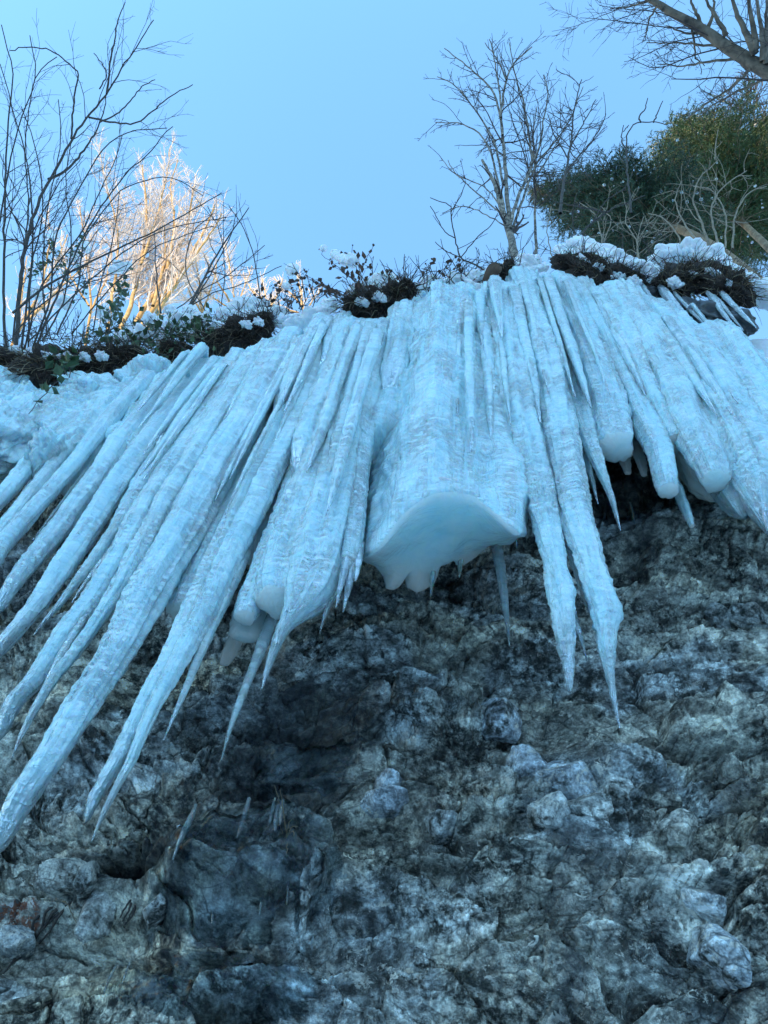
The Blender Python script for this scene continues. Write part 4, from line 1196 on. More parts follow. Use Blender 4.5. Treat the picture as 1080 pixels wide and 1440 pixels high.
seedplant("leafy seed-head plant bearing snow lumps above the middle root clump", [[(515, 420), (500, 395), (480, 380), (455, 360), (455, 350)], [(520, 420), (505, 385), (490, 365), (465, 358)], [(515, 415), (495, 392), (470, 375)], [(525, 420), (510, 390), (495, 358), (496, 345)], [(520, 420), (505, 388), (525, 345)]], 301, 4, leaf=10)
seedplant("bent stalk with curled dark leaves carrying the egg-shaped snow ball", [[(500, 425), (465, 405), (435, 392), (412, 385)], [(495, 425), (460, 412), (430, 400), (405, 402)], [(480, 425), (450, 400), (432, 388)]], 302, 5, leaf=16)
seedplant("pair of upright seed stalks right of the snow lump", [[(530, 420), (540, 395), (548, 380)], [(535, 415), (526, 390), (520, 375)], [(545, 412), (552, 392), (545, 380)]], 303, 3, leaf=3)
seedplant("dead curled stalks on the edge left of the brown dead leaf", [[(600, 405), (602, 380), (611, 365)], [(598, 408), (596, 388), (600, 372)], [(630, 405), (634, 385), (645, 378)], [(640, 400), (625, 380), (630, 372)], [(615, 405), (620, 385), (640, 360)], [(650, 400), (648, 382), (652, 366)]], 304, 1, leaf=3)
seedplant("thin dry stalks beside the shaggy tussock", [[(395, 440), (390, 415), (386, 400)], [(385, 445), (378, 425), (384, 405)], [(405, 440), (402, 415), (392, 398)], [(400, 445), (415, 420), (425, 405)], [(380, 440), (366, 418), (360, 408)]], 305, 3, leaf=5)

lowtw = [dict(dens=7, ratio=0.5, ang=(25, 70), up=0.1, wander=0.22, rmin=0.0034, rr=0.6, s0=0.1, lmax=0.45), dict(dens=7, ratio=0.5, ang=(25, 70), up=0.05, wander=0.2, rmin=0.0026, rr=0.7, s0=0.1, lmax=0.2)]
def thicket(label, spots, seed, hgt, n, lean=0.0, mats=DARK, lv=2):
    g = np.random.default_rng(seed); T = [Tubes(), Tubes()]; base = None
    for _ in range(n):
        u, v = spots[g.integers(len(spots))]
        p = edge(u + g.normal() * 10, v + g.normal() * 3, 0.12 + g.uniform(-.1, .15))
        if base is None: base = p
        d = unit(np.array([g.normal() * .6 + lean, -0.25 + g.normal() * .4, 1.0])); L = hgt * g.uniform(0.5, 1.2)
        C = [p]
        for j in range(6): d = unit(d + g.normal(size=3) * .2); C.append(C[-1] + d * L / 6)
        grow(g, T, np.array(C), 0.006, 0.003, lv, lowtw, 4)
    e = empty("twig_thicket", base, label, "shrub", "low twiggy thickets on the edge")
    T[0].build("stem", mats[0], e, base); T[1].build("crown", mats[1], e, base)
thicket("low twiggy thicket dusted with snow, left of the shaggy tussock", [(190, 482), (215, 482), (245, 480), (275, 476), (305, 470), (325, 462)], 401, 0.42, 60)
thicket("twig tangle between the tussock and the ice cascade", [(375, 445), (395, 440), (415, 432), (440, 425)], 402, 0.42, 26)
thicket("twig tangle under the birch, around the wooden stub", [(640, 395), (665, 395), (690, 385), (730, 378), (655, 398)], 403, 0.5, 34)
thicket("sparse twigs poking from the snow beneath the two spruces", [(870, 375), (900, 380), (930, 370), (960, 365)], 404, 0.5, 18, 0.2)
thicket("tangle of twigs at the foot of the far left bush", [(20, 480), (60, 478), (100, 480), (140, 482)], 405, 0.5, 30)

thicket("twigs and grass stalks breaking through the thick snow hood", [(800, 372), (830, 378), (860, 386), (890, 396)], 406, 0.42, 30)
thicket("twigs standing in the snow behind the grass tuft", [(945, 385), (975, 380), (1005, 384), (1035, 394)], 407, 0.45, 34)
thicket("twigs round the middle root clump", [(495, 425), (520, 418), (545, 412), (570, 412)], 408, 0.4, 26)
thicket("bare twigs in crumbly snow left of the dead leaf", [(585, 410), (605, 406), (625, 404)], 409, 0.45, 22)
thicket("twigs over the low turf, left part", [(120, 500), (150, 498), (180, 496)], 410, 0.4, 30)
# wooden stub and dead leaf
p0, p1 = edge(688, 398, -0.02), edge(697, 370, 0.02)
T = Tubes(); P = polyline([p0, 0.5 * (p0 + p1) + [0.01, 0, 0], p1], 8); T.add(P, [0.03, .042, .045, .046, .044, .046, .04, .01], 10)
T.build("wooden_stub", BARK, label="dark broken wooden stub sticking up from the snow", cat="stub")
g = np.random.default_rng(5)
p0 = edge(678, 398, -0.05); p1 = edge(704, 382, -0.05); ax = p1 - p0; sd_ = np.array([0.1, -0.5, 0.6]); sd_ = unit(np.cross(np.cross(ax, sd_), ax))
nl = 12; V = []
for i in range(nl):
    f = i / (nl - 1); wd = 0.075 * math.sin(math.pi * f ** .8) + .003
    for s in (-1, -.5, 0, .5, 1):
        V.append(p0 + ax * f + sd_ * wd * s + np.array([0, -1, 0]) * 0.05 * abs(s) ** 2 + np.array([0, 0, 0.03 * math.sin(f * 5)]))
me = raw_mesh("dead_leaf", V, grid_faces(nl, 5), mat_simple("brown_leaf", (0.06, 0.025, 0.012), (0.16, 0.075, 0.035), 25, 0.7, 0.3))
lf = put("dead_leaf", me, None, "big curled brown dead leaf lying on the snow", "leaf")
sm_ = lf.modifiers.new("thick", 'SOLIDIFY'); sm_.thickness = 0.004

# single branches leaning over the edge
br = [dict(dens=1.6, ratio=0.35, ang=(25, 60), up=0.1, wander=0.12, rmin=0.004, rr=0.5, s0=0.3, lmax=0.8), tw[1]]
tb = np.linalg.norm(edge(808, 352, 0.05) - EYE)
plant("leaning_branch", "grey bare branch rising from the snow hood across the front spruce", "branch",
      [([(800, 372), (808, 350), (820, 327), (853, 298), (907, 275)], 3.6), ([(853, 298), (820, 292), (780, 283)], 2.6, .6, .8), ([(812, 345), (805, 300), (812, 270)], 1.6, .2, .6), ([(830, 318), (850, 285), (880, 262), (890, 240)], 1.8, .4, .9)], tb, tb * 1.12, 111, br, 2, DARK, None)
plant("leaning_branch", "hooked dark twig sticking up above the spruces into the sky", "branch",
      [([(888, 300), (883, 250), (881, 218), (882, 190), (891, 176), (901, 172), (922, 172), (940, 176)], 3.0), ([(901, 172), (899, 164), (907, 153), (911, 138)], 2.0, .7, .9), ([(919, 172), (925, 158), (932, 142)], 1.8, .8, 1.0), ([(881, 218), (875, 195), (877, 176)], 2.0, .5, .7), ([(877, 185), (884, 176)], 1.2, .6, .7)],
      tb * 1.05, tb * 1.35, 112, br, 0, DARK, None)
plant("leaning_branch", "dark branch lying slanting over the snow hood toward the grass tuft", "branch",
      [([(836, 355), (868, 372), (900, 388), (925, 402), (940, 415)], 2.6), ([(868, 372), (860, 360)], 1.4, .3, .4)], tb * .985, tb * .98, 113, br, 1, DARK, None)
plant("leaning_branch", "angular forked branch leaning left from the stub", "branch",
      [([(690, 385), (668, 372), (648, 362), (640, 335), (634, 300), (634, 290), (605, 278)], 2.6), ([(648, 362), (625, 352), (612, 340)], 1.6, .3, .5), ([(640, 335), (625, 325), (605, 290)], 1.4, .5, .8), ([(634, 300), (650, 270), (655, 255)], 1.3, .7, 1.0), ([(648, 362), (670, 335), (690, 318), (700, 300)], 1.6, .3, .7)],
      tb * .96, tb * 1.1, 114, br, 2, DARK, None)

# ---- trees
BIRCH = None
def mat_birch():
    t = NT("birch_bark"); ob = t.new("ShaderNodeTexCoord").outputs["Object"]
    n = t.noise(t.mapping(ob, (3, 3, 9)), 1.6, 5, 0.65, 0.5)
    t.set(Base_Color=t.ramp(n, [(0.38, (0.04, 0.035, 0.03)), (0.54, (0.22, 0.185, 0.15)), (0.72, (0.42, 0.37, 0.30))]), Roughness=0.8, Normal=t.bump(n, 0.4, 0.02))
    return t.m
BIRCH = mat_birch()
tb = np.linalg.norm(edge(725, 372, 0.5) - EYE)
bt = [dict(dens=4.2, ratio=0.32, ang=(22, 55), up=0.10, wander=0.12, rmin=0.0050, rr=0.5, s0=0.25, lmax=1.6),
      dict(dens=4.6, ratio=0.45, ang=(25, 60), up=0.03, wander=0.16, rmin=0.0032, rr=0.6, s0=0.15, lmax=0.7),
      dict(dens=4, ratio=0.5, ang=(25, 60), up=0.0, wander=0.18, rmin=0.003, rr=0.7, s0=0.1, lmax=0.3)]
plant("birch_tree", "slender bare birch with pale stems fanning out against the blue sky", "tree",
      [([(727, 380), (722, 350), (718, 333), (706, 293), (697, 262), (688, 245), (678, 225)], 13, 0, .45),
       ([(720, 338), (714, 290), (711, 240), (708, 200), (705, 160), (712, 112), (725, 86), (748, 66)], 7, .12, 1.0),
       ([(717, 322), (724, 290), (735, 262), (748, 232), (745, 200), (738, 150), (728, 118), (722, 92), (716, 60)], 5, .15, 1.0),
       ([(711, 305), (702, 265), (690, 215), (675, 190), (650, 175), (612, 172)], 4, .2, .8),
       ([(708, 260), (698, 210), (688, 185), (665, 150), (640, 120), (615, 108)], 3.4, .35, .95),
       ([(707, 190), (700, 150), (690, 125), (660, 95), (625, 68)], 3.4, .55, 1.0),
       ([(719, 330), (735, 280), (755, 230), (780, 200), (800, 170), (820, 122)], 4, .15, .9),
       ([(748, 232), (760, 200), (765, 165), (770, 130), (765, 105)], 3, .45, .95), ([(705, 165), (700, 110), (690, 60), (688, 55)], 3, .6, 1.0), ([(712, 112), (700, 85), (682, 60)], 2.2, .8, 1.05),
       ([(715, 310), (690, 288), (660, 262), (638, 240), (630, 225)], 2.4, .2, .5), ([(713, 320), (680, 300), (650, 290), (622, 300)], 1.8, .15, .35), ([(711, 300), (680, 262), (640, 245), (620, 222)], 2.0, .2, .55)],
      tb, tb * 1.45, 121, bt, 3, (BIRCH, TWIG), "bare trees on the slope", parts=("trunk", "crown"), tip=0.3)
plant("sapling", "thin dark sapling just right of the birch, rising behind the front spruce", "tree",
      [([(755, 370), (752, 300), (752, 235), (750, 190), (755, 150)], 4.5), ([(752, 250), (775, 215), (790, 190)], 2.4, .5, .8), ([(752, 220), (740, 195), (730, 165)], 2.0, .6, .9)],
      tb * 1.05, tb * 1.45, 122, bt, 2, (BIRCH, TWIG), "bare trees on the slope", parts=("trunk", "crown"))
plant("sapling", "dark sapling fanning out above the left shoulder of the front spruce", "tree",
      [([(788, 300), (792, 260), (796, 240), (803, 200), (806, 165), (815, 120), (818, 112)], 4.5), ([(797, 238), (830, 202), (848, 172), (852, 160)], 2.6, .35, .9), ([(803, 205), (825, 165), (838, 140)], 2.0, .5, .95), ([(800, 225), (780, 190), (770, 160)], 2.0, .4, .9)],
      tb * 1.02, tb * 1.4, 123, bt, 2, (BARK, TWIG), "bare trees on the slope", parts=("trunk", "crown"))
tt_ = 13.5
CORNER = mat_simple("mottled_bark", (0.035, 0.028, 0.024), (0.26, 0.20, 0.145), 5, 0.9, 0.6, 0.03)
ut = [dict(dens=3.6, ratio=0.8, ang=(25, 65), up=-0.03, wander=0.12, rmin=0.0048, rr=0.13, s0=0.1, lmax=1.9),
      dict(dens=6.5, ratio=0.6, ang=(25, 60), up=-0.10, wander=0.16, rmin=0.0028, rr=0.55, s0=0.15, lmax=1.0),
      dict(dens=4, ratio=0.5, ang=(25, 60), up=-0.06, wander=0.18, rmin=0.0036, rr=0.7, s0=0.1, lmax=0.35)]
plant("bare_tree", "large bare tree reaching in from the top right corner", "tree",
      [([(1240, 190), (1160, 140), (1080, 100), (1053, 86), (1024, 66), (991, 44), (955, 23), (935, 11), (915, 0), (880, -25)], 27),
       ([(1062, 76), (1046, 40), (1031, 4), (1025, -30)], 9, .45, .6), ([(1064, 70), (1058, 34), (1052, 0), (1050, -30)], 8, .45, .6), ([(1073, 86), (1071, 45), (1064, 4), (1060, -30)], 7, .4, .6),
       ([(1078, 90), (1078, 40), (1080, -20)], 8, .4, .6), ([(1022, 50), (1004, 18), (993, 0), (985, -25)], 6, .6, .75), ([(987, 38), (978, 16), (971, 0), (965, -20)], 5, .75, .85), ([(995, 42), (1003, 20), (1004, 0), (1003, -20)], 5, .7, .8),
       ([(1056, 96), (1029, 122), (996, 144), (962, 171)], 4, .45, .75), ([(1085, 108), (1051, 122), (1013, 142), (985, 160)], 3.6, .42, .7), ([(1038, 83), (1000, 86), (964, 92), (924, 90)], 3.4, .55, .85),
       ([(1011, 64), (993, 63), (964, 61), (909, 60)], 3, .65, .95), ([(984, 47), (964, 46), (936, 36)], 3, .75, .9), ([(973, 40), (977, 67), (978, 80), (991, 93)], 3, .75, .8), ([(925, 8), (912, 30), (908, 55)], 2.6, .9, 1.0), ([(915, 0), (890, 8), (858, 12)], 2.4, .95, 1.1)],
      tt_, tt_ * 1.12, 124, ut, 3, (CORNER, TWIG), "bare trees on the slope", parts=("trunk", "crown"), tip=0.2)
plant("bare_tree", "faint thin treetop above the back spruce at right", "tree",
      [([(1090, 230), (1062, 170), (1048, 120)], 2.6), ([(1070, 185), (1040, 150), (1022, 130)], 1.8, .4, .8), ([(1060, 165), (1066, 135), (1075, 110)], 1.8, .5, .9), ([(1040, 180), (1030, 150), (1010, 140)], 1.8, .2, .6)],
      24, 27, 125, [dict(u_, rmin=0.008) for u_ in ut], 3, (BARK, TWIG), "bare trees on the slope", parts=("trunk", "crown"))

# golden, frosted trees in the sun behind the left bushes
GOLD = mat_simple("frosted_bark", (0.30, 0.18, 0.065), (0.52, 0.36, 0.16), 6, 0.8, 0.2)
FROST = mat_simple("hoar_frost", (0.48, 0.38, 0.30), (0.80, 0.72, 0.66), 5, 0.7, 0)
gt = [dict(dens=5.5, ratio=0.40, ang=(12, 42), up=0.2, wander=0.08, rmin=0.011, rr=0.4, s0=0.2, lmax=3),
      dict(dens=6.5, ratio=0.48, ang=(15, 48), up=0.12, wander=0.12, rmin=0.0065, rr=0.5, s0=0.1, lmax=1.6),
      dict(dens=5.0, ratio=0.5, ang=(20, 60), up=0.05, wander=0.15, rmin=0.0042, rr=0.6, s0=0.05, lmax=0.6)]
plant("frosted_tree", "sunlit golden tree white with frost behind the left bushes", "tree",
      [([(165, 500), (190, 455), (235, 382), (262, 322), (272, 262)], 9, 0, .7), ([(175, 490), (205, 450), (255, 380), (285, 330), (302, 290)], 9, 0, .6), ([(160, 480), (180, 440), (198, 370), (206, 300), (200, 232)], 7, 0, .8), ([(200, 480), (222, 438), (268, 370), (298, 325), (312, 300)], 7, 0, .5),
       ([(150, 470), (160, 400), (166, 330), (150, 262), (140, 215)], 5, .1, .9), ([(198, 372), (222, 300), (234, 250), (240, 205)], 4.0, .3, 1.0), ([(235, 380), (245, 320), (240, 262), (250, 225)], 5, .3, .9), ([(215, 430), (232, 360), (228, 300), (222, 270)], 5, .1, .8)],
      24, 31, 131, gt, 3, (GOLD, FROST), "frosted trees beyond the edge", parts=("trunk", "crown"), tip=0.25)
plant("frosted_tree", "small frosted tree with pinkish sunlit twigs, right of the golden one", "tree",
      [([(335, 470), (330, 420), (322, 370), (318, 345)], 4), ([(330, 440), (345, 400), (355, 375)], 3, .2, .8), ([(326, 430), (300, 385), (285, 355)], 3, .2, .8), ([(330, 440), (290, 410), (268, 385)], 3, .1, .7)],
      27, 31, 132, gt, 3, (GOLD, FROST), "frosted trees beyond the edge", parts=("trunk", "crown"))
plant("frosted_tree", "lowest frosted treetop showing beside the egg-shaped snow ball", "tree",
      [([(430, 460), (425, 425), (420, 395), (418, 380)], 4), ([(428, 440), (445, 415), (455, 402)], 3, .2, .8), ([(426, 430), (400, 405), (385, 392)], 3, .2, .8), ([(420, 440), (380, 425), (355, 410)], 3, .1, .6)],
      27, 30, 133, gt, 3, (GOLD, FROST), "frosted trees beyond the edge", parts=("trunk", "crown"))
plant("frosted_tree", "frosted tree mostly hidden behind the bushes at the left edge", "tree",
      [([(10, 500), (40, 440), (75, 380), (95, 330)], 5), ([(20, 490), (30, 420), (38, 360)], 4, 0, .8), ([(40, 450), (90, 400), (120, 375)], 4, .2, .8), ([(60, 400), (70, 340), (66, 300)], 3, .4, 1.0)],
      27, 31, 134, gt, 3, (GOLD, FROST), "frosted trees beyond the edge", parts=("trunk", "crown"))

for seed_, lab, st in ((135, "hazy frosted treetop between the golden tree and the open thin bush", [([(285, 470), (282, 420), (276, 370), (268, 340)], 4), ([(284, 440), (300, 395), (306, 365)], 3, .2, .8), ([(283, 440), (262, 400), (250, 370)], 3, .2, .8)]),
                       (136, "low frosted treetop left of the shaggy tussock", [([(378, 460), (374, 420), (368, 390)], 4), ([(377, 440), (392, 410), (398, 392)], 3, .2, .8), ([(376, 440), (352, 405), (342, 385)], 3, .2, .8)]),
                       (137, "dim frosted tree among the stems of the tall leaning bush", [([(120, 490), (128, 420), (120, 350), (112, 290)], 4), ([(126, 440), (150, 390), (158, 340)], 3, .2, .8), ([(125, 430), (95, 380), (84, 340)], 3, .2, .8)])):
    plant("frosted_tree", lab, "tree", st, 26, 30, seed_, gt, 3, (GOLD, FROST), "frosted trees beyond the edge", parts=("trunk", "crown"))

# tan shrub stems in front of the back spruce
TAN = mat_simple("tan_stem", (0.17, 0.13, 0.09), (0.32, 0.26, 0.19), 8, 0.8, 0)
tn = [dict(dens=2.6, ratio=0.45, ang=(20, 60), up=-0.02, wander=0.16, rmin=0.0052, rr=0.55, s0=0.2, lmax=1.4), dict(dens=3, ratio=0.5, ang=(25, 65), up=0.0, wander=0.18, rmin=0.004, rr=0.6, s0=0.1, lmax=0.6)]
plant("tan_shrub", "tangled pale tan shrub in front of the back spruce", "shrub",
      [([(1000, 350), (985, 310), (975, 280), (985, 250), (1010, 225)], 3.4), ([(1010, 345), (1000, 300), (1015, 265), (1050, 240)], 3.0), ([(985, 345), (960, 310), (950, 280), (958, 255)], 2.6), ([(1030, 350), (1035, 300), (1055, 270), (1078, 262)], 2.8), ([(1020, 350), (1020, 300), (1000, 268), (975, 262)], 2.4), ([(960, 350), (950, 325), (930, 305), (912, 300)], 2.2), ([(1005, 225), (1007, 200), (1010, 182)], 1.8, .9, 1.1)],
      11.5, 13.5, 141, tn, 2, (TAN, TAN), "tan shrubs before the spruces")
plant("tan_shrub", "sparse tan stems before the dark front spruce", "shrub",
      [([(850, 375), (845, 330), (835, 300), (815, 285)], 2.0), ([(900, 380), (895, 340), (880, 310), (890, 280)], 2.0), ([(895, 375), (898, 330), (905, 305)], 1.6), ([(780, 370), (770, 330), (775, 290)], 1.6), ([(865, 375), (850, 340), (860, 310), (845, 290)], 1.6)],
      tb * 1.0, tb * 1.15, 142, tn, 2, (TAN, TAN), "tan shrubs before the spruces")


# spruces
def mat_needle():
    t = NT("spruce_needle"); ob = t.new("ShaderNodeTexCoord").outputs["Object"]
    n = t.noise(ob, 1.7, 4, 0.6, 0.3)
    t.set(Base_Color=t.ramp(n, [(0.34, (0.022, 0.045, 0.028)), (0.52, (0.045, 0.075, 0.032)), (0.68, (0.11, 0.115, 0.035))]), Roughness=0.55)
    return t.m
NEEDLE = mat_needle()
SPBARK = mat_simple("spruce_bark", (0.12, 0.075, 0.045), (0.34, 0.25, 0.16), 7, 0.85, 0.6, 0.03)


def spruce(label, axis, t0, t1, crown0, length, seed, wpx, nwh=34, needle=None):
    g = np.random.default_rng(seed)
    P = path3(axis, t0, t1, 40)
    base = P[0]
    e = empty("spruce_tree", base, label, "tree", "spruces on the slope")
    T = Tubes(); T.add(P, np.linspace(px_r(wpx, t0), 0.02, 40), 12); T.build("trunk", SPBARK, e, base)
    B = Tubes(); NP, ND, NS = [], [], []; SP = []
    Ltot = np.linalg.norm(np.diff(P, axis=0), axis=1).sum()
    ax = unit(P[-1] - P[0])
    for w in range(nwh):
        s = crown0 + (1 - crown0) * (w + g.uniform(-.3, .3)) / nwh
        s = min(max(s, 0), .985); i = min(38, int(s * 39)); f = s * 39 - i
        p = P[i] * (1 - f) + P[i + 1] * f
        q = (s - crown0) / (1 - crown0)
        Lb = length * (0.25 + 0.75 * min(1, q * 6)) * (1 - q) ** 0.7
        nb = g.integers(5, 8); a0 = g.uniform(0, 6.28)
        for b in range(nb):
            a = a0 + 6.28 * b / nb + g.normal() * .2
            d = np.array([math.cos(a), math.sin(a), 0.0]); L = Lb * g.uniform(0.75, 1.2)
            C = []
            for j in range(8):
                h = j / 7
                C.append(p + d * L * h + np.array([0, 0, L * (0.18 * h - 0.55 * h * h + 0.28 * h ** 3)]) + g.normal(size=3) * 0.02 * h)
            C = np.array(C); B.add(C, np.linspace(0.018, 0.005, 8), 4)
            side = np.cross(d, [0, 0, 1])
            nt_ = max(4, int(L / 0.075))
            for k in range(nt_):
                h = 0.10 + 0.9 * (k + g.uniform(0, 1)) / nt_
                x = min(6, int(h * 7)); ff = h * 7 - x
                if x > 6: continue
                r = C[x] * (1 - ff) + C[min(7, x + 1)] * ff
                sg = 1 if k % 2 else -1
                ll = L * 0.34 * (1.05 - h) + 0.10
                ll *= g.uniform(.7, 1.2)
                dd = unit(d * 0.75 + side * sg * g.uniform(.6, 1.0) + np.array([0, 0, -0.30 + g.normal() * .15]))
                B.add(np.array([r, r + dd * ll]), [0.004, 0.002], 3)
                m = max(2, int(ll / 0.030))
                hh = np.linspace(0.05, 1, m)
                pts = r + dd * ll * hh[:, None]
                for rep in range(4):
                    NP.append(pts + g.normal(size=(m, 3)) * 0.012)
                    ND.append(np.tile(dd * 0.8, (m, 1)) + g.normal(size=(m, 3)) * 0.55)
                if g.uniform() < 0.10: SP.append((r + dd * ll * g.uniform(.3, 1) + [0, 0, .01], np.array([.03, .03, .016]) * g.uniform(.3, 1.4)))
    B.build("branch", SPBARK, e, base)
    NP = np.vstack(NP); ND = np.vstack(ND); n = len(NP)
    ND /= np.linalg.norm(ND, axis=1)[:, None]
    A = np.cross(ND, g.normal(size=(n, 3))); A /= np.linalg.norm(A, axis=1)[:, None]
    ln = g.uniform(0.06, 0.11, n)[:, None]; wd = g.uniform(0.005, 0.009, n)[:, None]
    V = np.stack([NP - A * wd, NP + ND * ln * .6 - A * wd * .8, NP + ND * ln, NP + A * wd], 1).reshape(-1, 3)
    i4 = np.arange(n)[:, None] * 4
    V2, F2 = lump_arrays(SP, 6, 0.4, seed)
    me = raw_mesh("crown", np.vstack([V - base, V2 - base]), np.vstack([np.hstack([i4, i4 + 1, i4 + 2, i4 + 3]), F2 + len(V)]), [needle or NEEDLE, SNOW], smooth=False,
                  mat_idx=np.concatenate([np.zeros(n, int), np.ones(len(F2), int)]))
    put("crown", me, e)
    return n
def needle_mat(nm, a, b, c):
    m = NEEDLE.copy(); m.name = nm
    cr = [n for n in m.node_tree.nodes if n.type == 'VALTORGB'][0].color_ramp
    for e_, col in zip(cr.elements, (a, b, c)): e_.color = (*col, 1)
    return m
spruce("dark front spruce with snow flecks, right of the birch", [(1072, 402), (1010, 352), (955, 322), (880, 296), (810, 280), (748, 272)], 14, 20, 0.40, 1.55, 151, 17, 38, needle_mat("dark_needle", (0.018, 0.046, 0.026), (0.034, 0.072, 0.034), (0.06, 0.10, 0.04)))
spruce("taller back spruce with a yellow-green sunlit crown at right", [(1150, 410), (1085, 352), (1025, 292), (985, 235), (955, 180)], 15, 26, 0.46, 2.6, 152, 15, 42, needle_mat("light_needle", (0.026, 0.065, 0.022), (0.055, 0.105, 0.03), (0.09, 0.135, 0.04)))
spruce("third spruce crown at the right edge behind the tan shrub", [(1250, 380), (1170, 300), (1110, 235), (1068, 175)], 18, 29, 0.42, 2.5, 153, 12, 32, needle_mat("mid_needle", (0.025, 0.05, 0.026), (0.05, 0.08, 0.03), (0.10, 0.11, 0.035)))
# ================================================================== THINGS ON THE ROCK FACE
def chiselled(r, seed, n=64, cuts=22):
    g = np.random.default_rng(seed)
    nu, nv = n, n // 2 + 1
    ph = np.linspace(0.02, math.pi - 0.02, nv)[:, None]; th = np.linspace(0, 2 * math.pi, nu, endpoint=False)[None]
    D = np.stack([np.sin(ph) * np.cos(th), np.sin(ph) * np.sin(th), np.cos(ph) + 0 * th], -1)
    rad = np.full(D.shape[:2], 1.25)
    for _ in range(cuts):
        nrm = unit(g.normal(size=3) * [1, 1, .8]); h = g.uniform(0.62, 1.0)
        c = D @ nrm
        rad = np.where(c > 0.05, np.minimum(rad, h / np.maximum(c, 0.05)), rad)
    V = D * rad[..., None]
    V = V * (1 + 0.05 * fbm(V[..., 0] * 3 + seed, V[..., 1] * 3, V[..., 2] * 3, 5, seed)[..., None])
    return V.reshape(-1, 3) * np.asarray(r), grid_faces(nv, nu, True)


def block(u, v, w, h, label, seed, slab, pale, deep=0.8, tilt=0.0):
    p = hit_wall(u, v); k = depth(p) / F
    V, Fc = chiselled((w * .56 * k, 0.09 + 0.25 * w * k * deep, h * .56 * k / 0.82), seed)
    c, s = math.cos(tilt), math.sin(tilt)
    V = V @ np.array([[c, 0, s], [0, 1, 0], [-s, 0, c]]).T
    V = V + p + np.array([0, 0.0, 0])
    n = len(V)
    put("rock_block", raw_mesh("rock_block", V, Fc, BLOCK, smooth=False, attrs=dict(slab=np.full(n, slab), pale=np.full(n, pale), wet=np.zeros(n), lichen=np.zeros(n))), None, label, "rock", "rock blocks in the cliff face")


block(738, 1090, 56, 54, "blue-grey angular rock block, left one of the protruding pair", 1, 1.0, 0.7)
block(806, 1100, 108, 66, "larger blue rock block with white patches, right one of the protruding pair", 2, 0.95, 1.1, 0.6, -0.25)
block(868, 1122, 70, 46, "grey-tipped rock block at the right end of the protruding row", 3, 0.5, 0.9, 0.7)
block(770, 1146, 64, 40, "pale-faced rock block directly under the protruding pair", 4, 0.5, 1.2, 0.6)
block(828, 1146, 78, 36, "flat greenish rock block under the larger blue one", 5, 0.4, 0.7, 0.6)
block(546, 1106, 42, 22, "small rounded blue rock lying on a ledge in the middle", 6, 1.0, 0.6)
block(540, 1132, 84, 28, "low wedge of blue rock below the small rounded one", 7, 1.0, 0.8, 0.6)
block(622, 1164, 46, 30, "pale rock block left of the fractured blue slabs", 8, 0.6, 1.2, 0.6)
block(702, 1012, 52, 50, "shiny light blue rock facet below the longest right icicle's level", 9, 1.0, 1.1, 0.5, 0.3)
block(955, 1172, 44, 34, "light grey rock knob at right, above a diagonal crack", 10, 0.5, 1.2, 0.7)
block(1052, 868, 60, 30, "pale layered rock block near the right edge under the ice", 11, 0.5, 1.2, 0.5, 0.2)
block(1008, 872, 44, 20, "thin pale rock plate beside the layered block at right", 12, 0.5, 1.2, 0.5)
block(100, 1238, 92, 34, "long tilted rock slab under the tip of the longest icicle", 13, 0.15, 0.8, 0.6, -0.12)
block(124, 1240, 26, 38, "leaning splinter of rock at the mouth of the black hole", 14, 0.3, 0.8, 0.8, 0.5)
block(138, 1280, 54, 52, "square dark rock block below the black hole", 15, 0.5, 0.4, 0.6)
block(22, 1330, 70, 36, "bluish rock block under the rust-coloured lichen", 16, 0.6, 0.9, 0.6)
block(225, 1275, 30, 52, "upright narrow rock fin right of the black hole", 17, 0.6, 0.5, 0.7, 0.5)
block(985, 1275, 70, 34, "white-flecked blue boulder low at right", 18, 0.9, 1.1, 0.6, 0.4)
block(1010, 1345, 90, 60, "cracked blue-white boulder near the lower right corner", 19, 0.9, 1.2, 0.5)


# ---- clear ice glazing the rock
def mat_glaze():
    t = NT("clear_glaze"); ob = t.new("ShaderNodeTexCoord").outputs["Object"]
    n = t.noise(t.mapping(ob, (1, 1, 0.45)), 9, 4, 0.55, 0.6)
    bp = t.bump(n, 0.5, 0.03)
    t.set(Base_Color=(0.80, 0.90, 0.94), Roughness=0.05, IOR=1.31, Specular_IOR_Level=1.0, Normal=bp)
    tr = t.new("ShaderNodeBsdfTransparent"); tr.inputs["Color"].default_value = (0.86, 0.92, 0.95, 1)
    fr = t.new("ShaderNodeFresnel"); fr.inputs["IOR"].default_value = 1.35; t.link(bp, fr.inputs["Normal"])
    gl = t.new("ShaderNodeBsdfGlossy"); gl.inputs["Roughness"].default_value = 0.07; t.link(bp, gl.inputs["Normal"])
    m1 = t.new("ShaderNodeMixShader"); t.link(fr.outputs[0], m1.inputs[0]); t.link(tr.outputs[0], m1.inputs[1]); t.link(gl.outputs[0], m1.inputs[2])
    m2 = t.new("ShaderNodeMixShader"); t.link(t.ramp(n, [(0.50, (0.0,) * 3), (0.70, (0.14,) * 3)]), m2.inputs[0]); t.link(m1.outputs[0], m2.inputs[1]); t.link(t.b.outputs[0], m2.inputs[2])
    t.link(m2.outputs[0], t.out.inputs["Surface"])
    return t.m
GLAZE = mat_glaze()


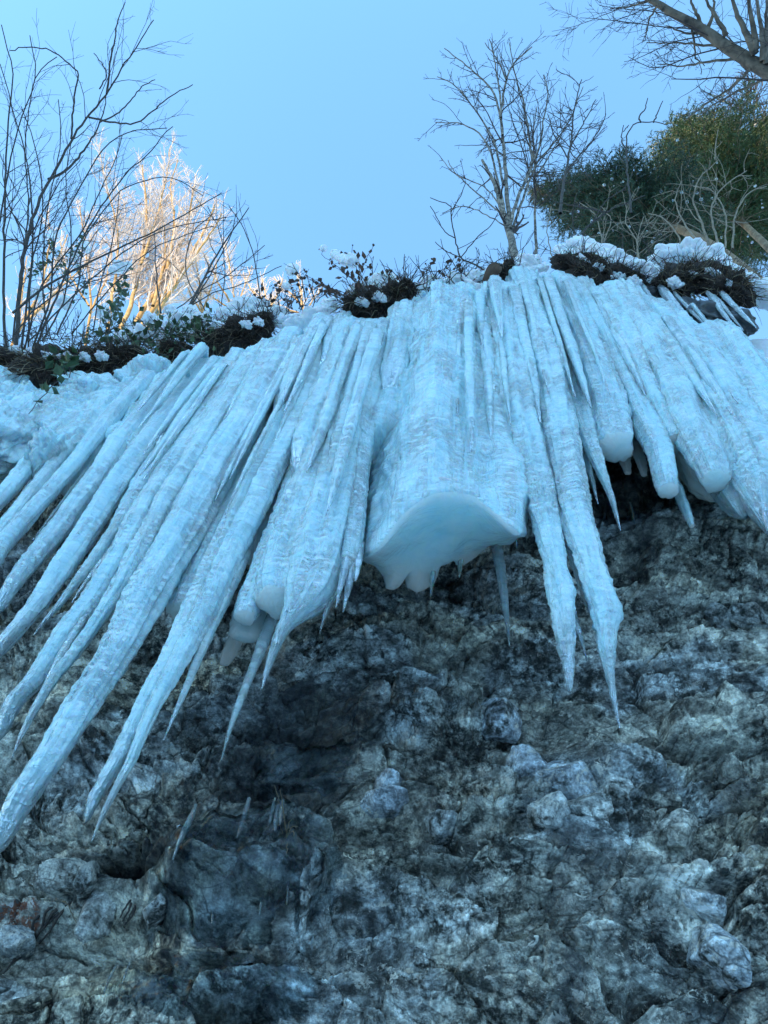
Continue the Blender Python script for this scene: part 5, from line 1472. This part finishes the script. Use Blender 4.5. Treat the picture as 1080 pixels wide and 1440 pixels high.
def glaze(u, v, ru, rv, label, seed, thick=0.020):
    p = on_wall(u, v); a = abs(on_wall(u + ru, v)[0] - p[0]); b = abs(on_wall(u, v - rv)[2] - p[2])
    xs = CL_X[(CL_X > p[0] - 1.3 * a) & (CL_X < p[0] + 1.3 * a)][::2]; zs = CL_Z[(CL_Z > p[2] - 1.3 * b) & (CL_Z < p[2] + 1.3 * b)][::2]
    X, Z = np.meshgrid(xs, zs)
    Y = CL_Y[np.searchsorted(CL_Z, zs)][:, np.searchsorted(CL_X, xs)]
    # a skin of ice bridges the small hollows
    for _ in range(7):
        P_ = np.pad(Y, 1, mode='edge'); Y = np.minimum(Y, (P_[:-2, 1:-1] + P_[2:, 1:-1] + P_[1:-1, :-2] + P_[1:-1, 2:]) / 4)
    m = 1 - ((X - p[0]) / a) ** 2 - ((Z - p[2]) / b) ** 2 + 0.55 * fbm(X * 6 + seed, Z * 3.2, 0, 3, seed)
    th = thick * np.clip(m * 2.4, -0.8, 1) * (1 + 0.5 * perlin(X * 9, Z * 3, 0, seed + 3))
    Yf = Y - th
    V = np.stack([X, Yf, Z], -1).reshape(-1, 3)
    f = grid_faces(*X.shape); n = X.size
    keep = (m.ravel()[f] > -0.25).any(1); f = f[keep]
    me = raw_mesh("ice_glaze", V, f, GLAZE)
    put("ice_glaze", me, None, label, "clear ice", "clear ice glazing the rock")
glaze(335, 1245, 125, 78, "clear ice skin over the bulging rock right of the black hole", 1, 0.026)
glaze(320, 1395, 120, 40, "clear ice skin on the low slab near the bottom edge", 2)
glaze(430, 1075, 60, 46, "thin clear ice in the dark hollow", 3)
glaze(190, 1385, 60, 26, "small clear ice tongue low at left", 4)


def rock_icicle(label, pts, clear=0.5, top=None, group="small icicles on the rock face"):
    p = hit_wall(*pts[0][:2])
    dy = p[1] - float(yice(p[0])) - 0.05
    icicle(label, pts, dy, clear=clear, top=top or pts[-1][1] - 8, group=group)
rock_icicle("lone white spike hanging in front of the rock left of the dry grass", [(243, 1209, 2), (252, 1185, 8), (262, 1163, 12), (272, 1142, 8)])
rock_icicle("glassy stub in the middle of the drips beside the dry grass", [(386, 1168, 3), (388, 1155, 8), (391, 1138, 8)])
rock_icicle("right glassy drip touching the dry grass stems", [(394, 1160, 2), (395, 1148, 6), (396, 1134, 6)])
rock_icicle("left glassy drip beside the dry grass", [(379, 1158, 2), (381, 1148, 5), (384, 1134, 5)])
rock_icicle("faint small icicle between the white spike and the dry grass", [(333, 1178, 2), (340, 1160, 8), (348, 1132, 7)])
rock_icicle("hair icicle hanging alone below the bent needle icicle", [(893, 737, 2), (891, 728, 4), (889, 716, 4)])
rock_icicle("tiny icicle under the glazed bulge near the bottom", [(439, 1336, 2), (439, 1326, 4), (440, 1316, 4)])
rock_icicle("thin drip low on the left rock beneath the hole", [(146, 1398, 2), (152, 1378, 5), (160, 1366, 5)])
rock_icicle("second thin drip low on the left rock", [(172, 1383, 2), (175, 1374, 4), (178, 1366, 4)])
for i, (x_, lab) in enumerate(((300, "leftmost hanging seep icicle on the glazed bulge"), (368, "middle hanging seep icicle on the glazed bulge"), (405, "right hanging seep icicle on the glazed bulge"))):
    rock_icicle(lab, [(x_ - 2, 1300 - 14 * i, 2), (x_, 1270 - 14 * i, 5), (x_ + 2, 1225 - 8 * i, 5)], 0.8)

# dry grass on the rock
def straws(label, stems, seed, mat=STRAW, w=1.4, name="grass_tuft", cat="grass tuft", sink=0.0):
    T = Tubes(); base = None; g = np.random.default_rng(seed)
    for pts in stems:
        p0 = hit_wall(*pts[0]); P = [p0 + [0, 0.02, 0]]
        for u, v in pts[1:]:
            t_ = np.linalg.norm(p0 - EYE) * (1 - 0.012 * len(P)); P.append(at(u, v, t_) if not sink else hit_wall(u, v) - [0, sink, 0])
        P = polyline(np.array(P), 14); P += g.normal(size=P.shape) * 0.0015
        if base is None: base = P[0]
        T.add(P, np.linspace(px_r(w, 3.5), px_r(w * .45, 3.5), 14), 5)
    o = T.build(name, mat, None, base, label=label, cat=cat); o.location = base
straws("dry yellow grass tuft growing on a ledge above the glazed bulge", [[(402, 1172), (396, 1140), (386, 1104)], [(402, 1172), (398, 1140), (394, 1110)], [(404, 1174), (400, 1150), (397, 1126)], [(404, 1172), (406, 1160), (412, 1150)], [(404, 1174), (410, 1164), (419, 1162)], [(400, 1172), (392, 1160), (381, 1168)], [(404, 1175), (404, 1190), (402, 1200)], [(406, 1172), (412, 1168), (414, 1176)]], 61)
straws("twisted dark dead vine roots on the rock beside the rusty lichen", [[(96, 1268), (70, 1300), (40, 1330), (6, 1372)], [(92, 1262), (74, 1290), (60, 1310), (36, 1345), (20, 1356)], [(88, 1266), (66, 1284), (58, 1312), (30, 1338)], [(102, 1262), (84, 1290), (72, 1312), (56, 1330)], [(60, 1280), (48, 1300), (44, 1322), (22, 1340)]], 62, BARK, 5, "dead_vine", "vine", 0.02)
straws("thin pale root curling down the square dark rock block", [[(86, 1264), (96, 1280), (104, 1298), (112, 1312)]], 63, STRAW, 1.8, "dry_root", "root", 0.05)
straws("black fibrous roots hanging right of the square dark block", [[(186, 1262), (182, 1285), (172, 1302)], [(190, 1262), (188, 1290), (176, 1306)], [(194, 1268), (186, 1288), (180, 1300)], [(188, 1258), (178, 1280), (170, 1296)]], 64, BARK, 3.5, "dead_vine", "vine", 0.03)
# ================================================================== GROUND, ADDED SHADING HILL, LIGHT
def terrain():
    xs = np.linspace(-260, 260, 105); ys = np.concatenate([np.linspace(-170, -2, 70), np.linspace(-1, 3.0, 14)])
    X, Y = np.meshgrid(xs, ys)
    ridge = SHADE_HILL_H * np.exp(-((Y + 95) / 36.0) ** 2) * (1 + 0.03 * fbm(X / 60, Y / 60, 0, 3, 7)) + 0.5 * fbm(X / 9, Y / 9, 0, 3, 9) * sstep(3, 20, -Y)
    Z = ridge - SHADE_HILL_H * math.exp(-(95 / 36.0) ** 2) + 0.06 * fbm(X, Y, 0, 3, 5)
    me = raw_mesh("snowy_ground", np.stack([X, Y, Z], -1).reshape(-1, 3), grid_faces(*X.shape), SNOW)
    put("snowy_ground", me, kind="structure", label="snow covered valley floor rising to an unseen hill behind the viewer, added for its shadow")
SHADE_HILL_H = 53.5  # unseen ridge added behind the camera, height set by where its shadow ends
terrain()

SUN_EL, SUN_AZ = R(17.0), R(180 + 28)      # azimuth from +Y, clockwise seen from above
S = np.array([math.sin(SUN_AZ) * math.cos(SUN_EL), math.cos(SUN_AZ) * math.cos(SUN_EL), math.sin(SUN_EL)])
sd = bpy.data.lights.new("sun", 'SUN'); sd.energy = 2.4; sd.angle = R(0.53); sd.color = (1.0, 0.74, 0.44)
so = bpy.data.objects.new("sun", sd); COL.objects.link(so)
so.rotation_euler = Vector(-S).to_track_quat('-Z', 'Y').to_euler()
w = bpy.data.worlds.new("World"); scene.world = w; w.use_nodes = True
nt = w.node_tree
sky = nt.nodes.new("ShaderNodeTexSky"); sky.sky_type = 'NISHITA'; sky.sun_disc = False
sky.sun_elevation = SUN_EL; sky.sun_rotation = SUN_AZ
sky.air_density = 2.7; sky.dust_density = 0.0; sky.ozone_density = 7.5; sky.altitude = 800
bg = nt.nodes["Background"]; bg.inputs["Strength"].default_value = 0.15
nt.links.new(sky.outputs["Color"], bg.inputs["Color"])
vs = scene.view_settings
vs.view_transform = 'Standard'; vs.look = 'None'; vs.gamma = 1.0; vs.use_curve_mapping = False
vs.exposure = 2.12
scene.cycles.max_bounces = 10
scene.cycles.transmission_bounces = 8
scene.cycles.caustics_reflective = False; scene.cycles.caustics_refractive = False
